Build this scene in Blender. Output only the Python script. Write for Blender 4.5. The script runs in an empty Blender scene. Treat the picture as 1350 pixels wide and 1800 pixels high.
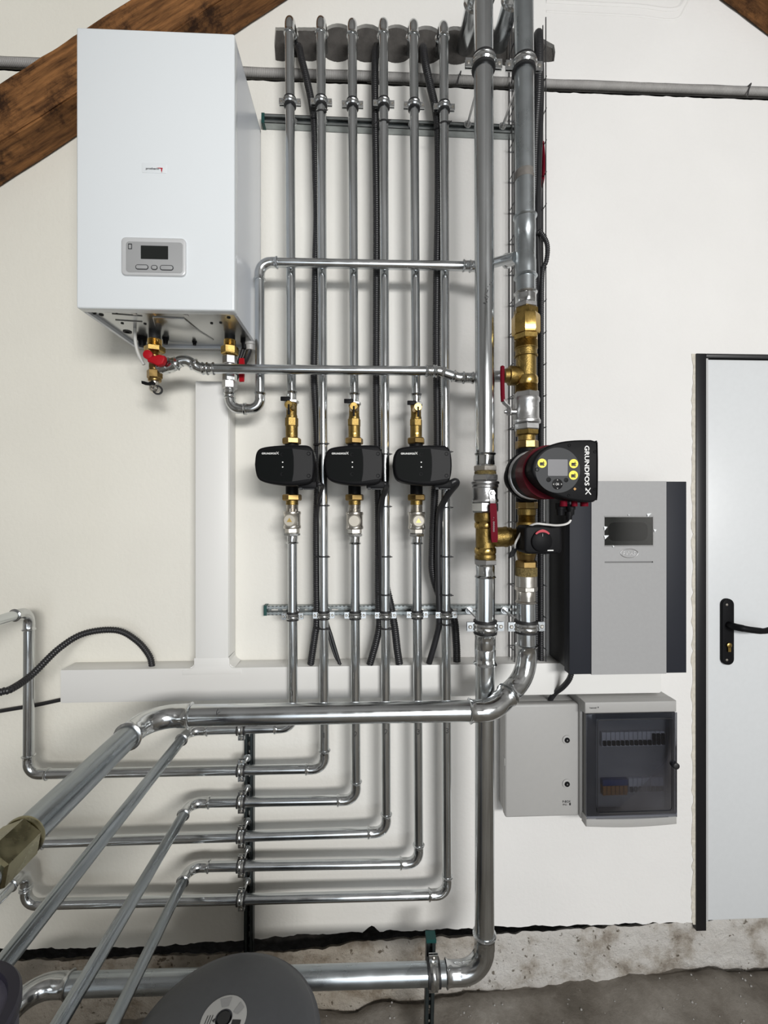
import bpy, bmesh, math, random
from mathutils import Vector, Matrix, noise
random.seed(7)
sc = bpy.context.scene
COL = sc.collection
V3 = Vector

# ------------------------------------------------------------------ camera
D, FPX, CZ = 1.50, 790.0, 1.65          # distance to the wall, focal length in px of a 1350x1800 frame, eye height
PSI = math.atan(32.0 / FPX)             # small yaw to the right
cam_d = bpy.data.cameras.new('camera')
cam_d.sensor_fit = 'VERTICAL'
cam_d.sensor_height = 24.0
cam_d.lens = 24.0 * FPX / 1800.0
cam_d.shift_y = -7.0 / 1800.0
cam_d.clip_start = 0.02
cam = bpy.data.objects.new('camera', cam_d)
cam.location = (0, -D, CZ)
cam.rotation_euler = (math.pi / 2, 0, -PSI)
COL.objects.link(cam)
sc.camera = cam

# ------------------------------------------------------------------ sky, light, exposure
world = bpy.data.worlds.new('sky')
world.use_nodes = True
sc.world = world
bg = world.node_tree.nodes['Background']
bg.inputs[0].default_value = (0.80, 0.90, 1.0, 1)
bg.inputs[1].default_value = 1.0

def area(name, loc, aim, sx, sy, power, color=(1, 1, 1)):
    l = bpy.data.lights.new(name, 'AREA')
    l.shape = 'RECTANGLE'; l.size = sx; l.size_y = sy; l.energy = power; l.color = color
    o = bpy.data.objects.new(name, l)
    o.location = loc
    o.rotation_euler = (V3(aim) - V3(loc)).to_track_quat('-Z', 'Y').to_euler()
    COL.objects.link(o)
    return o
# daylight entering through the wide high window and the open gate behind the camera
area('window_daylight', (1.45, -4.93, 2.50), (0.0, 0, 1.4), 1.9, 0.62, 190, (1.0, 0.985, 0.96))
area('gate_daylight', (0.70, -4.93, 1.08), (0.3, 0, 1.3), 3.4, 2.0, 26, (0.93, 0.97, 1.0))

sc.view_settings.view_transform = 'Standard'
sc.view_settings.look = 'None'
sc.view_settings.gamma = 1.0
sc.view_settings.use_curve_mapping = False
sc.view_settings.exposure = 0.02

# ------------------------------------------------------------------ picture point -> world point
CO, SI = math.cos(PSI), math.sin(PSI)
CAM = V3((0, -D, CZ))
def W(px, py, out=0.0):
    """the point seen at (px, py) that stands `out` metres in front of the wall plane y = 0"""
    a, b = (px - 675.0) / FPX, (893.0 - py) / FPX
    ray = V3((CO * a + SI, CO - SI * a, b))
    return CAM + ray * ((D - out) / ray.y)
def S(n, out=0.0):
    return n * (D - out) / FPX
def rect(x0, y0, x1, y1, out):
    p = [W(x0, y0, out), W(x1, y0, out), W(x1, y1, out), W(x0, y1, out)]
    return ((p[0].x + p[3].x) / 2, (p[1].x + p[2].x) / 2, (p[2].z + p[3].z) / 2, (p[0].z + p[1].z) / 2)

# ------------------------------------------------------------------ materials
MATS = {}
def mat(name, color, rough=0.5, metal=0.0, var=0.0, vscale=20.0, bump=0.0, bscale=60.0, rvar=0.0, spec=0.5, color2=None, coat=0.0, stretch=None):
    m = bpy.data.materials.new(name); m.use_nodes = True
    nt = m.node_tree; b = nt.nodes['Principled BSDF']
    b.inputs['Base Color'].default_value = (*color, 1)
    b.inputs['Roughness'].default_value = rough
    b.inputs['Metallic'].default_value = metal
    b.inputs['Specular IOR Level'].default_value = spec
    if coat: b.inputs['Coat Weight'].default_value = coat; b.inputs['Coat Roughness'].default_value = 0.1
    if var or bump or rvar or color2:
        tc = nt.nodes.new('ShaderNodeTexCoord')
        src = tc.outputs['Object']
        if stretch:
            mp = nt.nodes.new('ShaderNodeMapping'); mp.inputs['Scale'].default_value = stretch
            nt.links.new(src, mp.inputs[0]); src = mp.outputs[0]
        n = nt.nodes.new('ShaderNodeTexNoise'); n.inputs['Scale'].default_value = vscale; n.inputs['Detail'].default_value = 6
        nt.links.new(src, n.inputs['Vector'])
        if var or color2:
            r = nt.nodes.new('ShaderNodeValToRGB')
            c2 = color2 or tuple(max(0, c * (1 - var)) for c in color)
            r.color_ramp.elements[0].position = 0.35; r.color_ramp.elements[1].position = 0.65
            r.color_ramp.elements[0].color = (*c2, 1); r.color_ramp.elements[1].color = (*color, 1)
            nt.links.new(n.outputs['Fac'], r.inputs[0]); nt.links.new(r.outputs[0], b.inputs['Base Color'])
        if rvar:
            mr = nt.nodes.new('ShaderNodeMapRange')
            mr.inputs['From Min'].default_value = 0.3; mr.inputs['From Max'].default_value = 0.7
            mr.inputs['To Min'].default_value = max(0.02, rough - rvar); mr.inputs['To Max'].default_value = rough + rvar
            nt.links.new(n.outputs['Fac'], mr.inputs[0]); nt.links.new(mr.outputs[0], b.inputs['Roughness'])
        if bump:
            n2 = nt.nodes.new('ShaderNodeTexNoise'); n2.inputs['Scale'].default_value = bscale; n2.inputs['Detail'].default_value = 8
            nt.links.new(src, n2.inputs['Vector'])
            bp = nt.nodes.new('ShaderNodeBump'); bp.inputs['Strength'].default_value = bump; bp.inputs['Distance'].default_value = 0.01
            nt.links.new(n2.outputs['Fac'], bp.inputs['Height']); nt.links.new(bp.outputs[0], b.inputs['Normal'])
    MATS[name] = m
    return m

mat('wall_paint', (0.80, 0.79, 0.77), 0.75, var=0.05, vscale=2.2, bump=0.12, bscale=70, spec=0.25)
mat('wall_core_shaded', (0.035, 0.031, 0.027), 0.9, var=0.5, vscale=30, bump=0.6, bscale=40, spec=0.1)  # near-black colour stands in for the shade deep in the joints
mat('plaster_rough', (0.36, 0.35, 0.335), 0.85, var=0.10, vscale=9, bump=0.6, bscale=28, spec=0.2)
mat('mortar', (0.078, 0.073, 0.068), 0.9, var=0.25, vscale=45, bump=0.4, bscale=90, spec=0.2)
mat('ceiling_board', (0.30, 0.295, 0.29), 0.8, var=0.2, vscale=6, stretch=(8, 1, 1))
mat('galvanised', (0.64, 0.665, 0.68), 0.20, 1.0, rvar=0.06, vscale=22, var=0.07, stretch=(1, 1, 0.25))
mat('galvanised_dull', (0.50, 0.54, 0.565), 0.30, 1.0, rvar=0.08, vscale=14, var=0.12)
mat('galvanised_worn_dim', (0.36, 0.39, 0.41), 0.30, 1.0, rvar=0.1, vscale=9, var=0.35, stretch=(6, 0.6, 6))  # old streaked zinc, base darkened further for the dim surroundings it mirrors
mat('fitting_steel', (0.62, 0.635, 0.64), 0.20, 1.0, rvar=0.05, vscale=60, var=0.08)
mat('valve_silver', (0.56, 0.56, 0.565), 0.34, 1.0, rvar=0.06, vscale=60, bump=0.05, bscale=220)
mat('nickel', (0.60, 0.57, 0.52), 0.32, 1.0, rvar=0.05, vscale=60)
mat('nickel_cap', (0.46, 0.43, 0.37), 0.5, 0.25)
mat('brass', (0.52, 0.355, 0.115), 0.26, 1.0, rvar=0.06, vscale=60, var=0.12)
mat('brass_cast', (0.29, 0.20, 0.065), 0.42, 1.0, rvar=0.08, vscale=90, var=0.2, bump=0.15, bscale=260)
mat('brass_old', (0.30, 0.275, 0.17), 0.30, 1.0, rvar=0.08, vscale=40, var=0.25)
mat('bronze_nut', (0.30, 0.20, 0.075), 0.35, 1.0, rvar=0.08, vscale=60, var=0.2)
mat('flax_thread', (0.30, 0.23, 0.09), 0.8, var=0.4, vscale=150, bump=0.5, bscale=300)
mat('rubber', (0.012, 0.012, 0.013), 0.55)
mat('hose_black', (0.014, 0.014, 0.016), 0.42)
mat('plastic_black', (0.007, 0.007, 0.008), 0.5, spec=0.10)
mat('gloss_black', (0.006, 0.007, 0.007), 0.5, spec=0.04)
mat('plastic_dark', (0.040, 0.040, 0.041), 0.5, spec=0.06)
mat('plastic_grey', (0.060, 0.062, 0.065), 0.5, spec=0.1)
mat('display_grey', (0.19, 0.19, 0.20), 0.4, spec=0.2)
mat('red_paint', (0.38, 0.005, 0.012), 0.5, spec=0.2)
mat('red_dark', (0.13, 0.003, 0.012), 0.6, spec=0.08)
mat('pump_red', (0.085, 0.004, 0.010), 0.55, spec=0.08)
mat('boiler_white', (0.74, 0.775, 0.80), 0.22, spec=0.5)
mat('boiler_side', (0.66, 0.69, 0.74), 0.22, spec=0.5)
mat('boiler_base', (0.50, 0.51, 0.515), 0.22, 0.85, var=0.08, vscale=8)
mat('panel_silver', (0.66, 0.67, 0.68), 0.35, 0.3)
mat('panel_face', (0.36, 0.365, 0.37), 0.45, 0.1)
mat('screen_dark', (0.012, 0.014, 0.013), 0.18)
mat('print_dark', (0.02, 0.02, 0.02), 0.6)
mat('print_white', (0.80, 0.80, 0.78), 0.5)
mat('print_grey', (0.30, 0.30, 0.30), 0.5)
mat('print_yellow', (0.85, 0.72, 0.02), 0.45)
mat('print_orange', (0.50, 0.25, 0.05), 0.5)
mat('print_red', (0.45, 0.01, 0.03), 0.5)
mat('inverter_silver', (0.34, 0.34, 0.343), 0.6, 0.0, var=0.03, vscale=90)
mat('inverter_dark', (0.019, 0.021, 0.028), 0.6, spec=0.25)
mat('inverter_body', (0.006, 0.006, 0.007), 0.5)
mat('film_clear', (0.9, 0.93, 0.95), 0.12)
mat('box_grey', (0.40, 0.395, 0.385), 0.45, var=0.02, vscale=60)
mat('box_grey_dark', (0.16, 0.16, 0.16), 0.5)
mat('breaker_white', (0.78, 0.78, 0.78), 0.45)
mat('terminal_blue', (0.03, 0.06, 0.22), 0.45)
mat('terminal_brown', (0.42, 0.19, 0.03), 0.5)
mat('duct_white', (0.78, 0.775, 0.755), 0.40)
mat('door_white', (0.68, 0.70, 0.715), 0.35, var=0.02, vscale=60)
mat('door_edge', (0.50, 0.50, 0.50), 0.4)
mat('door_black', (0.006, 0.006, 0.008), 0.40)
mat('foam', (0.66, 0.62, 0.54), 0.85, var=0.2, vscale=60, bump=0.5, bscale=60)
mat('rail_steel', (0.40, 0.43, 0.43), 0.38, 0.95, var=0.2, vscale=40)
mat('rail_dark', (0.07, 0.085, 0.088), 0.42, 0.8, var=0.2, vscale=40)
mat('cap_green', (0.004, 0.055, 0.050), 0.5)
mat('conduit_grey', (0.34, 0.33, 0.32), 0.55, var=0.15, vscale=30)
mat('vessel_grey', (0.070, 0.073, 0.080), 0.5, var=0.06, vscale=60)
mat('vessel_label', (0.42, 0.42, 0.41), 0.5)
mat('tank_purple', (0.075, 0.07, 0.10), 0.5, var=0.15, vscale=120)
mat('tank_rim', (0.02, 0.018, 0.03), 0.5)
mat('cable_white', (0.75, 0.74, 0.72), 0.45)
mat('cable_pale', (0.55, 0.55, 0.53), 0.4)
mat('wire_steel', (0.12, 0.12, 0.125), 0.4, 0.8)
mat('band_brown', (0.20, 0.185, 0.17), 0.55, 0.3, var=0.2, vscale=60)

def wood():
    m = bpy.data.materials.new('timber'); m.use_nodes = True
    nt = m.node_tree; b = nt.nodes['Principled BSDF']; b.inputs['Roughness'].default_value = 0.75
    b.inputs['Specular IOR Level'].default_value = 0.25
    tc = nt.nodes.new('ShaderNodeTexCoord'); mp = nt.nodes.new('ShaderNodeMapping')
    mp.inputs['Scale'].default_value = (1.5, 14, 14); nt.links.new(tc.outputs['Object'], mp.inputs[0])
    n = nt.nodes.new('ShaderNodeTexNoise'); n.inputs['Scale'].default_value = 5; n.inputs['Detail'].default_value = 9; n.inputs['Roughness'].default_value = 0.65
    nt.links.new(mp.outputs[0], n.inputs['Vector'])
    r = nt.nodes.new('ShaderNodeValToRGB')
    e = r.color_ramp.elements; e[0].position = 0.32; e[0].color = (0.055, 0.022, 0.007, 1); e[1].position = 0.66; e[1].color = (0.28, 0.125, 0.042, 1)
    nt.links.new(n.outputs['Fac'], r.inputs[0])
    n2 = nt.nodes.new('ShaderNodeTexNoise'); n2.inputs['Scale'].default_value = 7; n2.inputs['Detail'].default_value = 10; n2.inputs['Roughness'].default_value = 0.75
    nt.links.new(tc.outputs['Object'], n2.inputs['Vector'])
    r2 = nt.nodes.new('ShaderNodeValToRGB'); e = r2.color_ramp.elements
    e[0].position = 0.41; e[0].color = (0.10, 0.07, 0.05, 1); e[1].position = 0.53; e[1].color = (1, 1, 1, 1)
    nt.links.new(n2.outputs['Fac'], r2.inputs[0])
    mx = nt.nodes.new('ShaderNodeMix'); mx.data_type = 'RGBA'; mx.blend_type = 'MULTIPLY'; mx.inputs[0].default_value = 0.9
    nt.links.new(r.outputs[0], mx.inputs[6]); nt.links.new(r2.outputs[0], mx.inputs[7]); nt.links.new(mx.outputs[2], b.inputs['Base Color'])
    bp = nt.nodes.new('ShaderNodeBump'); bp.inputs['Strength'].default_value = 0.4; bp.inputs['Distance'].default_value = 0.004
    nt.links.new(n.outputs['Fac'], bp.inputs['Height']); nt.links.new(bp.outputs[0], b.inputs['Normal'])
    MATS['timber'] = m
wood()

def paint():
    """white wall paint: cream to the left, whiter to the right, faint blotches"""
    m = MATS['wall_paint']; nt = m.node_tree; b = nt.nodes['Principled BSDF']
    old = b.inputs['Base Color'].links[0].from_socket
    tc = nt.nodes.new('ShaderNodeTexCoord'); sx = nt.nodes.new('ShaderNodeSeparateXYZ'); nt.links.new(tc.outputs['Object'], sx.inputs[0])
    mr = nt.nodes.new('ShaderNodeMapRange'); mr.inputs['From Min'].default_value = -0.9; mr.inputs['From Max'].default_value = 0.5
    nt.links.new(sx.outputs['X'], mr.inputs[0])
    r = nt.nodes.new('ShaderNodeValToRGB'); r.color_ramp.elements[0].color = (1.0, 0.985, 0.91, 1); r.color_ramp.elements[1].color = (0.985, 0.985, 0.99, 1)
    nt.links.new(mr.outputs[0], r.inputs[0])
    mx = nt.nodes.new('ShaderNodeMix'); mx.data_type = 'RGBA'; mx.blend_type = 'MULTIPLY'; mx.inputs[0].default_value = 1
    nt.links.new(old, mx.inputs[6]); nt.links.new(r.outputs[0], mx.inputs[7]); nt.links.new(mx.outputs[2], b.inputs['Base Color'])
paint()

def ground(name, stops, scale, bump, bscale, pits=False):
    m = bpy.data.materials.new(name); m.use_nodes = True
    nt = m.node_tree; b = nt.nodes['Principled BSDF']; b.inputs['Roughness'].default_value = 0.9; b.inputs['Specular IOR Level'].default_value = 0.2
    tc = nt.nodes.new('ShaderNodeTexCoord')
    n = nt.nodes.new('ShaderNodeTexNoise'); n.inputs['Scale'].default_value = scale; n.inputs['Detail'].default_value = 12; n.inputs['Roughness'].default_value = 0.68
    nt.links.new(tc.outputs['Object'], n.inputs['Vector'])
    r = nt.nodes.new('ShaderNodeValToRGB')
    while len(r.color_ramp.elements) < len(stops): r.color_ramp.elements.new(0.5)
    for e, (p, c) in zip(r.color_ramp.elements, stops): e.position = p; e.color = (*c, 1)
    nt.links.new(n.outputs['Fac'], r.inputs[0]); nt.links.new(r.outputs[0], b.inputs['Base Color'])
    n2 = nt.nodes.new('ShaderNodeTexNoise'); n2.inputs['Scale'].default_value = bscale; n2.inputs['Detail'].default_value = 12; n2.inputs['Roughness'].default_value = 0.7
    nt.links.new(tc.outputs['Object'], n2.inputs['Vector'])
    bp = nt.nodes.new('ShaderNodeBump'); bp.inputs['Strength'].default_value = bump; bp.inputs['Distance'].default_value = 0.02
    nt.links.new(n2.outputs['Fac'], bp.inputs['Height']); nt.links.new(bp.outputs[0], b.inputs['Normal'])
    if pits:
        n3 = nt.nodes.new('ShaderNodeTexNoise'); n3.inputs['Scale'].default_value = 55; n3.inputs['Detail'].default_value = 3
        nt.links.new(tc.outputs['Object'], n3.inputs['Vector'])
        n4 = nt.nodes.new('ShaderNodeTexNoise'); n4.inputs['Scale'].default_value = 4; nt.links.new(tc.outputs['Object'], n4.inputs['Vector'])
        ad = nt.nodes.new('ShaderNodeMath'); ad.operation = 'MULTIPLY_ADD'; ad.inputs[1].default_value = 0.25
        nt.links.new(n4.outputs['Fac'], ad.inputs[0]); nt.links.new(n3.outputs['Fac'], ad.inputs[2])
        r3 = nt.nodes.new('ShaderNodeValToRGB'); e = r3.color_ramp.elements
        e[0].position = 0.775; e[0].color = (1, 1, 1, 1); e[1].position = 0.84; e[1].color = (0.22, 0.19, 0.15, 1)
        nt.links.new(ad.outputs[0], r3.inputs[0])
        mx = nt.nodes.new('ShaderNodeMix'); mx.data_type = 'RGBA'; mx.blend_type = 'MULTIPLY'; mx.inputs[0].default_value = 0.9
        nt.links.new(r.outputs[0], mx.inputs[6]); nt.links.new(r3.outputs[0], mx.inputs[7])
        sx = nt.nodes.new('ShaderNodeSeparateXYZ'); nt.links.new(tc.outputs['Object'], sx.inputs[0])      # dirtier towards the left
        a2 = nt.nodes.new('ShaderNodeMath'); a2.operation = 'MULTIPLY_ADD'; a2.inputs[1].default_value = 0.9
        nt.links.new(n4.outputs['Fac'], a2.inputs[0]); nt.links.new(sx.outputs['X'], a2.inputs[2])
        r4 = nt.nodes.new('ShaderNodeValToRGB'); e = r4.color_ramp.elements
        e[0].position = 0.35; e[0].color = (0.66, 0.60, 0.52, 1); e[1].position = 1.0; e[1].color = (1.05, 1.04, 1.03, 1)
        nt.links.new(a2.outputs[0], r4.inputs[0])
        m2 = nt.nodes.new('ShaderNodeMix'); m2.data_type = 'RGBA'; m2.blend_type = 'MULTIPLY'; m2.inputs[0].default_value = 1
        nt.links.new(mx.outputs[2], m2.inputs[6]); nt.links.new(r4.outputs[0], m2.inputs[7]); nt.links.new(m2.outputs[2], b.inputs['Base Color'])
    MATS[name] = m
ground('floor_concrete', [(0.30, (0.095, 0.084, 0.070)), (0.46, (0.160, 0.143, 0.122)), (0.60, (0.235, 0.216, 0.190)), (0.76, (0.36, 0.34, 0.31))], 3.5, 0.4, 16)
ground('plinth_concrete', [(0.28, (0.15, 0.12, 0.09)), (0.40, (0.40, 0.365, 0.32)), (0.50, (0.60, 0.58, 0.55)), (0.75, (0.72, 0.71, 0.69))], 7, 0.9, 30, True)

def smoked():
    m = bpy.data.materials.new('smoked_pane'); m.use_nodes = True
    nt = m.node_tree; nt.nodes.remove(nt.nodes['Principled BSDF'])
    out = nt.nodes['Material Output']
    t = nt.nodes.new('ShaderNodeBsdfTransparent'); t.inputs[0].default_value = (0.56, 0.57, 0.60, 1)
    g = nt.nodes.new('ShaderNodeBsdfGlossy'); g.inputs['Roughness'].default_value = 0.08; g.inputs[0].default_value = (0.9, 0.92, 1, 1)
    f = nt.nodes.new('ShaderNodeFresnel'); f.inputs[0].default_value = 1.5
    mx = nt.nodes.new('ShaderNodeMixShader')
    nt.links.new(f.outputs[0], mx.inputs[0]); nt.links.new(t.outputs[0], mx.inputs[1]); nt.links.new(g.outputs[0], mx.inputs[2]); nt.links.new(mx.outputs[0], out.inputs[0])
    MATS['smoked_pane'] = m
    m = bpy.data.materials.new('clear_film'); m.use_nodes = True
    nt = m.node_tree; nt.nodes.remove(nt.nodes['Principled BSDF']); out = nt.nodes['Material Output']
    t = nt.nodes.new('ShaderNodeBsdfTransparent'); g = nt.nodes.new('ShaderNodeBsdfGlossy'); g.inputs['Roughness'].default_value = 0.06
    mx = nt.nodes.new('ShaderNodeMixShader'); mx.inputs[0].default_value = 0.10
    nt.links.new(t.outputs[0], mx.inputs[1]); nt.links.new(g.outputs[0], mx.inputs[2]); nt.links.new(mx.outputs[0], out.inputs[0])
    MATS['clear_film'] = m
smoked()

# ------------------------------------------------------------------ mesh builder
def basis(axis, hint=None):
    a = V3(axis).normalized()
    h = V3(hint) if hint is not None else (V3((0, -1, 0)) if abs(a.y) < 0.9 else V3((1, 0, 0)))
    u = (h - a * h.dot(a)).normalized()
    return a, u, a.cross(u)

class MB:
    def __init__(s): s.v, s.f, s.flat = [], [], []
    def face(s, idx, flat=False): s.f.append(tuple(idx)); s.flat.append(flat)
    def lathe(s, p, axis, prof, seg=24, flat=False, rot=0.0, hint=None, hexamt=None):
        """rings of radius r at distance t along the axis"""
        a, u, w = basis(axis, hint); p = V3(p); b = len(s.v)
        for i, (t, r) in enumerate(prof):
            for k in range(seg):
                an = rot + 2 * math.pi * k / seg
                rr = r * (1 - (hexamt[i] * (0.5 - 0.5 * math.cos(6 * an)) if hexamt else 0))
                s.v.append(p + a * t + (u * math.cos(an) + w * math.sin(an)) * rr)
        for i in range(len(prof) - 1):
            for k in range(seg):
                k2 = (k + 1) % seg
                s.face((b + i * seg + k, b + i * seg + k2, b + (i + 1) * seg + k2, b + (i + 1) * seg + k), flat)
        if prof[0][1] > 1e-6: s.face([b + k for k in range(seg)][::-1], True)
        if prof[-1][1] > 1e-6: s.face([b + (len(prof) - 1) * seg + k for k in range(seg)], True)
        return s
    def cyl(s, p0, p1, r, seg=16, r1=None):
        d = V3(p1) - V3(p0)
        return s.lathe(p0, d, [(0, r), (d.length, r if r1 is None else r1)], seg)
    def sweep(s, pts, rad, seg=16, hexamt=None):
        pts = [V3(p) for p in pts]; n = len(pts); b = len(s.v)
        if not hasattr(rad, '__len__'): rad = [rad] * n
        tang = []
        for i in range(n):
            d = pts[min(i + 1, n - 1)] - pts[max(i - 1, 0)]
            tang.append(d.normalized() if d.length > 1e-9 else (tang[-1] if tang else V3((0, 0, 1))))
        _, u, _w = basis(tang[0])
        for i in range(n):
            t = tang[i]; u = (u - t * u.dot(t)).normalized(); w = t.cross(u)
            for k in range(seg):
                an = 2 * math.pi * k / seg
                rr = rad[i] * (1 - (hexamt[i] * (0.5 - 0.5 * math.cos(6 * an)) if hexamt else 0))
                s.v.append(pts[i] + (u * math.cos(an) + w * math.sin(an)) * rr)
        for i in range(n - 1):
            for k in range(seg):
                k2 = (k + 1) % seg
                s.face((b + i * seg + k, b + i * seg + k2, b + (i + 1) * seg + k2, b + (i + 1) * seg + k))
        s.face([b + k for k in range(seg)][::-1], True); s.face([b + (n - 1) * seg + k for k in range(seg)], True)
        return s
    def hexnut(s, p, axis, h, af, rot=0.0, ch=0.12):
        """six-sided nut, af = width across the flats"""
        R = af / 2 / math.cos(math.pi / 6); c = min(h * ch, R * 0.12)
        return s.lathe(p, axis, [(0, R * 0.90), (c, R), (h - c, R), (h, R * 0.90)], 6, True, rot)
    def obox(s, c, hx, hy, hz, ux=(1, 0, 0), uy=(0, 1, 0), uz=(0, 0, 1)):
        c, ux, uy, uz = V3(c), V3(ux), V3(uy), V3(uz); b = len(s.v)
        for k in range(8):
            s.v.append(c + ux * (hx if k & 1 else -hx) + uy * (hy if k & 2 else -hy) + uz * (hz if k & 4 else -hz))
        for q in ((0, 2, 3, 1), (4, 5, 7, 6), (0, 1, 5, 4), (2, 6, 7, 3), (0, 4, 6, 2), (1, 3, 7, 5)):
            s.face([b + i for i in q], True)
        return s
    def box(s, x0, x1, y0, y1, z0, z1, bev=0.0, seg=2):
        if bev <= 0:
            return s.obox(((x0 + x1) / 2, (y0 + y1) / 2, (z0 + z1) / 2), abs(x1 - x0) / 2, abs(y1 - y0) / 2, abs(z1 - z0) / 2)
        bm = bmesh.new(); bmesh.ops.create_cube(bm, size=1)
        for v in bm.verts:
            v.co = V3(((x0 + x1) / 2 + v.co.x * abs(x1 - x0), (y0 + y1) / 2 + v.co.y * abs(y1 - y0), (z0 + z1) / 2 + v.co.z * abs(z1 - z0)))
        bmesh.ops.bevel(bm, geom=bm.edges[:], offset=bev, segments=seg, affect='EDGES', profile=0.5)
        b = len(s.v); bm.verts.index_update()
        s.v += [v.co.copy() for v in bm.verts]
        for f in bm.faces: s.face([b + v.index for v in f.verts])
        bm.free(); return s
    def prism(s, poly, n=(0, -1, 0), depth=0.01, bev=0.0, both=False):
        """poly: world points of the FRONT outline (planar); body goes back by depth against n; bev chamfers the front rim"""
        n = V3(n).normalized(); poly = [V3(p) for p in poly]; m = len(poly)
        c = sum(poly, V3()) / m
        area_n = V3()
        for i in range(m): area_n += (poly[i] - c).cross(poly[(i + 1) % m] - c)
        if area_n.dot(n) < 0: poly.reverse()
        def inset(d):
            out = []
            for i in range(m):
                e1 = (poly[i] - poly[i - 1]); e2 = (poly[(i + 1) % m] - poly[i])
                n1 = n.cross(e1).normalized() if e1.length > 1e-9 else V3(); n2 = n.cross(e2).normalized() if e2.length > 1e-9 else V3()
                q = n1 + n2
                q = q / max(0.35, (1 + n1.dot(n2))) if q.length > 1e-9 else n1
                out.append(poly[i] + q * d)
            return out
        rings = []
        if bev > 0:
            for k, (din, db) in enumerate(((1.0, 0.0), (0.4, 0.18), (0.12, 0.5), (0.0, 1.0))):
                rings.append([p - n * (bev * db) for p in inset(bev * din)])
        else: rings.append(poly)
        rings.append([p - n * depth for p in poly])
        b = len(s.v)
        for r in rings: s.v += r
        s.face([b + i for i in range(m)], True)
        for j in range(len(rings) - 1):
            for i in range(m):
                i2 = (i + 1) % m
                s.face((b + j * m + i, b + (j + 1) * m + i, b + (j + 1) * m + i2, b + j * m + i2))
        s.face([b + (len(rings) - 1) * m + i for i in range(m)][::-1], True)
        return s
    def ring(s, c, axis, R, r, seg=28, rs=8, hint=None):
        prof = [(r * math.sin(2 * math.pi * k / rs), R + r * math.cos(2 * math.pi * k / rs)) for k in range(rs)]
        a, u, w = basis(axis, hint); c = V3(c); b = len(s.v)
        for t, q in prof:
            for k in range(seg):
                an = 2 * math.pi * k / seg
                s.v.append(c + a * t + (u * math.cos(an) + w * math.sin(an)) * q)
        for i in range(rs):
            i2 = (i + 1) % rs
            for k in range(seg):
                k2 = (k + 1) % seg
                s.face((b + i * seg + k, b + i * seg + k2, b + i2 * seg + k2, b + i2 * seg + k))
        return s
    def build(s, name, m, parent=None, angle=35):
        me = bpy.data.meshes.new(name)
        off = parent_pos(parent) if parent is not None else V3()
        me.from_pydata([tuple(p - off) for p in s.v], [], s.f)
        me.polygons.foreach_set('use_smooth', [not q for q in s.flat])
        bm = bmesh.new(); bm.from_mesh(me); bmesh.ops.recalc_face_normals(bm, faces=bm.faces[:]); bm.to_mesh(me); bm.free()
        if hasattr(me, 'set_sharp_from_angle'): me.set_sharp_from_angle(angle=math.radians(angle))
        me.materials.append(MATS[m] if isinstance(m, str) else m)
        o = bpy.data.objects.new(name, me); COL.objects.link(o)
        if parent is not None: o.parent = parent
        return o

def parent_pos(o):
    p = V3()
    while o is not None:
        p += o.location; o = o.parent
    return p
def thing(name, label, cat, loc, group=None):
    o = bpy.data.objects.new(name, None); o.empty_display_size = 0.02
    o.location = loc; COL.objects.link(o)
    o['label'] = label; o['category'] = cat
    if group: o['group'] = group
    return o
def tag(o, label, cat, group=None, kind=None):
    if label: o['label'] = label
    if cat: o['category'] = cat
    if group: o['group'] = group
    if kind: o['kind'] = kind
    return o
def structure(o, label=None):
    o['kind'] = 'structure'
    if label: o['label'] = label
    return o

def text_mesh(body, size):
    cu = bpy.data.curves.new('lettering', 'FONT'); cu.body = body; cu.size = size
    cu.align_x = 'CENTER'; cu.align_y = 'CENTER'; cu.resolution_u = 3
    ob = bpy.data.objects.new('lettering', cu); COL.objects.link(ob)
    dg = bpy.context.evaluated_depsgraph_get()
    me = bpy.data.meshes.new_from_object(ob.evaluated_get(dg))
    vs = [v.co.copy() for v in me.vertices]; fs = [tuple(p.vertices) for p in me.polygons]
    bpy.data.objects.remove(ob); bpy.data.curves.remove(cu); bpy.data.meshes.remove(me)
    return vs, fs
def lettering(body, width, height, o, u, v, m, parent, name='lettering', bold=0):
    """flat print centred at o, spanning width x height metres, along u (reading) and v (up)"""
    vs, fs = text_mesh(body, 1.0)
    x0, x1 = min(p.x for p in vs), max(p.x for p in vs); y0, y1 = min(p.y for p in vs), max(p.y for p in vs)
    mb = MB(); u, v, o = V3(u), V3(v), V3(o); n = u.cross(v).normalized()
    offs = [(0, 0)] if not bold else [(-bold, 0), (bold, 0), (0, bold), (0, -bold)]
    for j, (dx, dy) in enumerate(offs):
        b = len(mb.v)
        for p in vs:
            mb.v.append(o + n * 0.00002 * j + u * (((p.x - x0) / (x1 - x0) - 0.5) * width + dx) + v * (((p.y - y0) / (y1 - y0) - 0.5) * height + dy))
        for f in fs: mb.face([b + i for i in f], True)
    return mb.build(name, m, parent)
UX, UZ, NY = V3((1, 0, 0)), V3((0, 0, 1)), V3((0, -1, 0))
def disc_poly(c, u, v, r, seg=24):
    return [V3(c) + V3(u) * (math.cos(2 * math.pi * k / seg) * r) + V3(v) * (math.sin(2 * math.pi * k / seg) * r) for k in range(seg)]
def rrect(x0, x1, z0, z1, y, r, seg=5):
    pts = []
    for cx, cz, a0 in ((x1 - r, z1 - r, 0), (x0 + r, z1 - r, 90), (x0 + r, z0 + r, 180), (x1 - r, z0 + r, 270)):
        for k in range(seg + 1):
            a = math.radians(a0 + 90 * k / seg); pts.append(V3((cx + r * math.cos(a), y, cz + r * math.sin(a))))
    return pts
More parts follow.
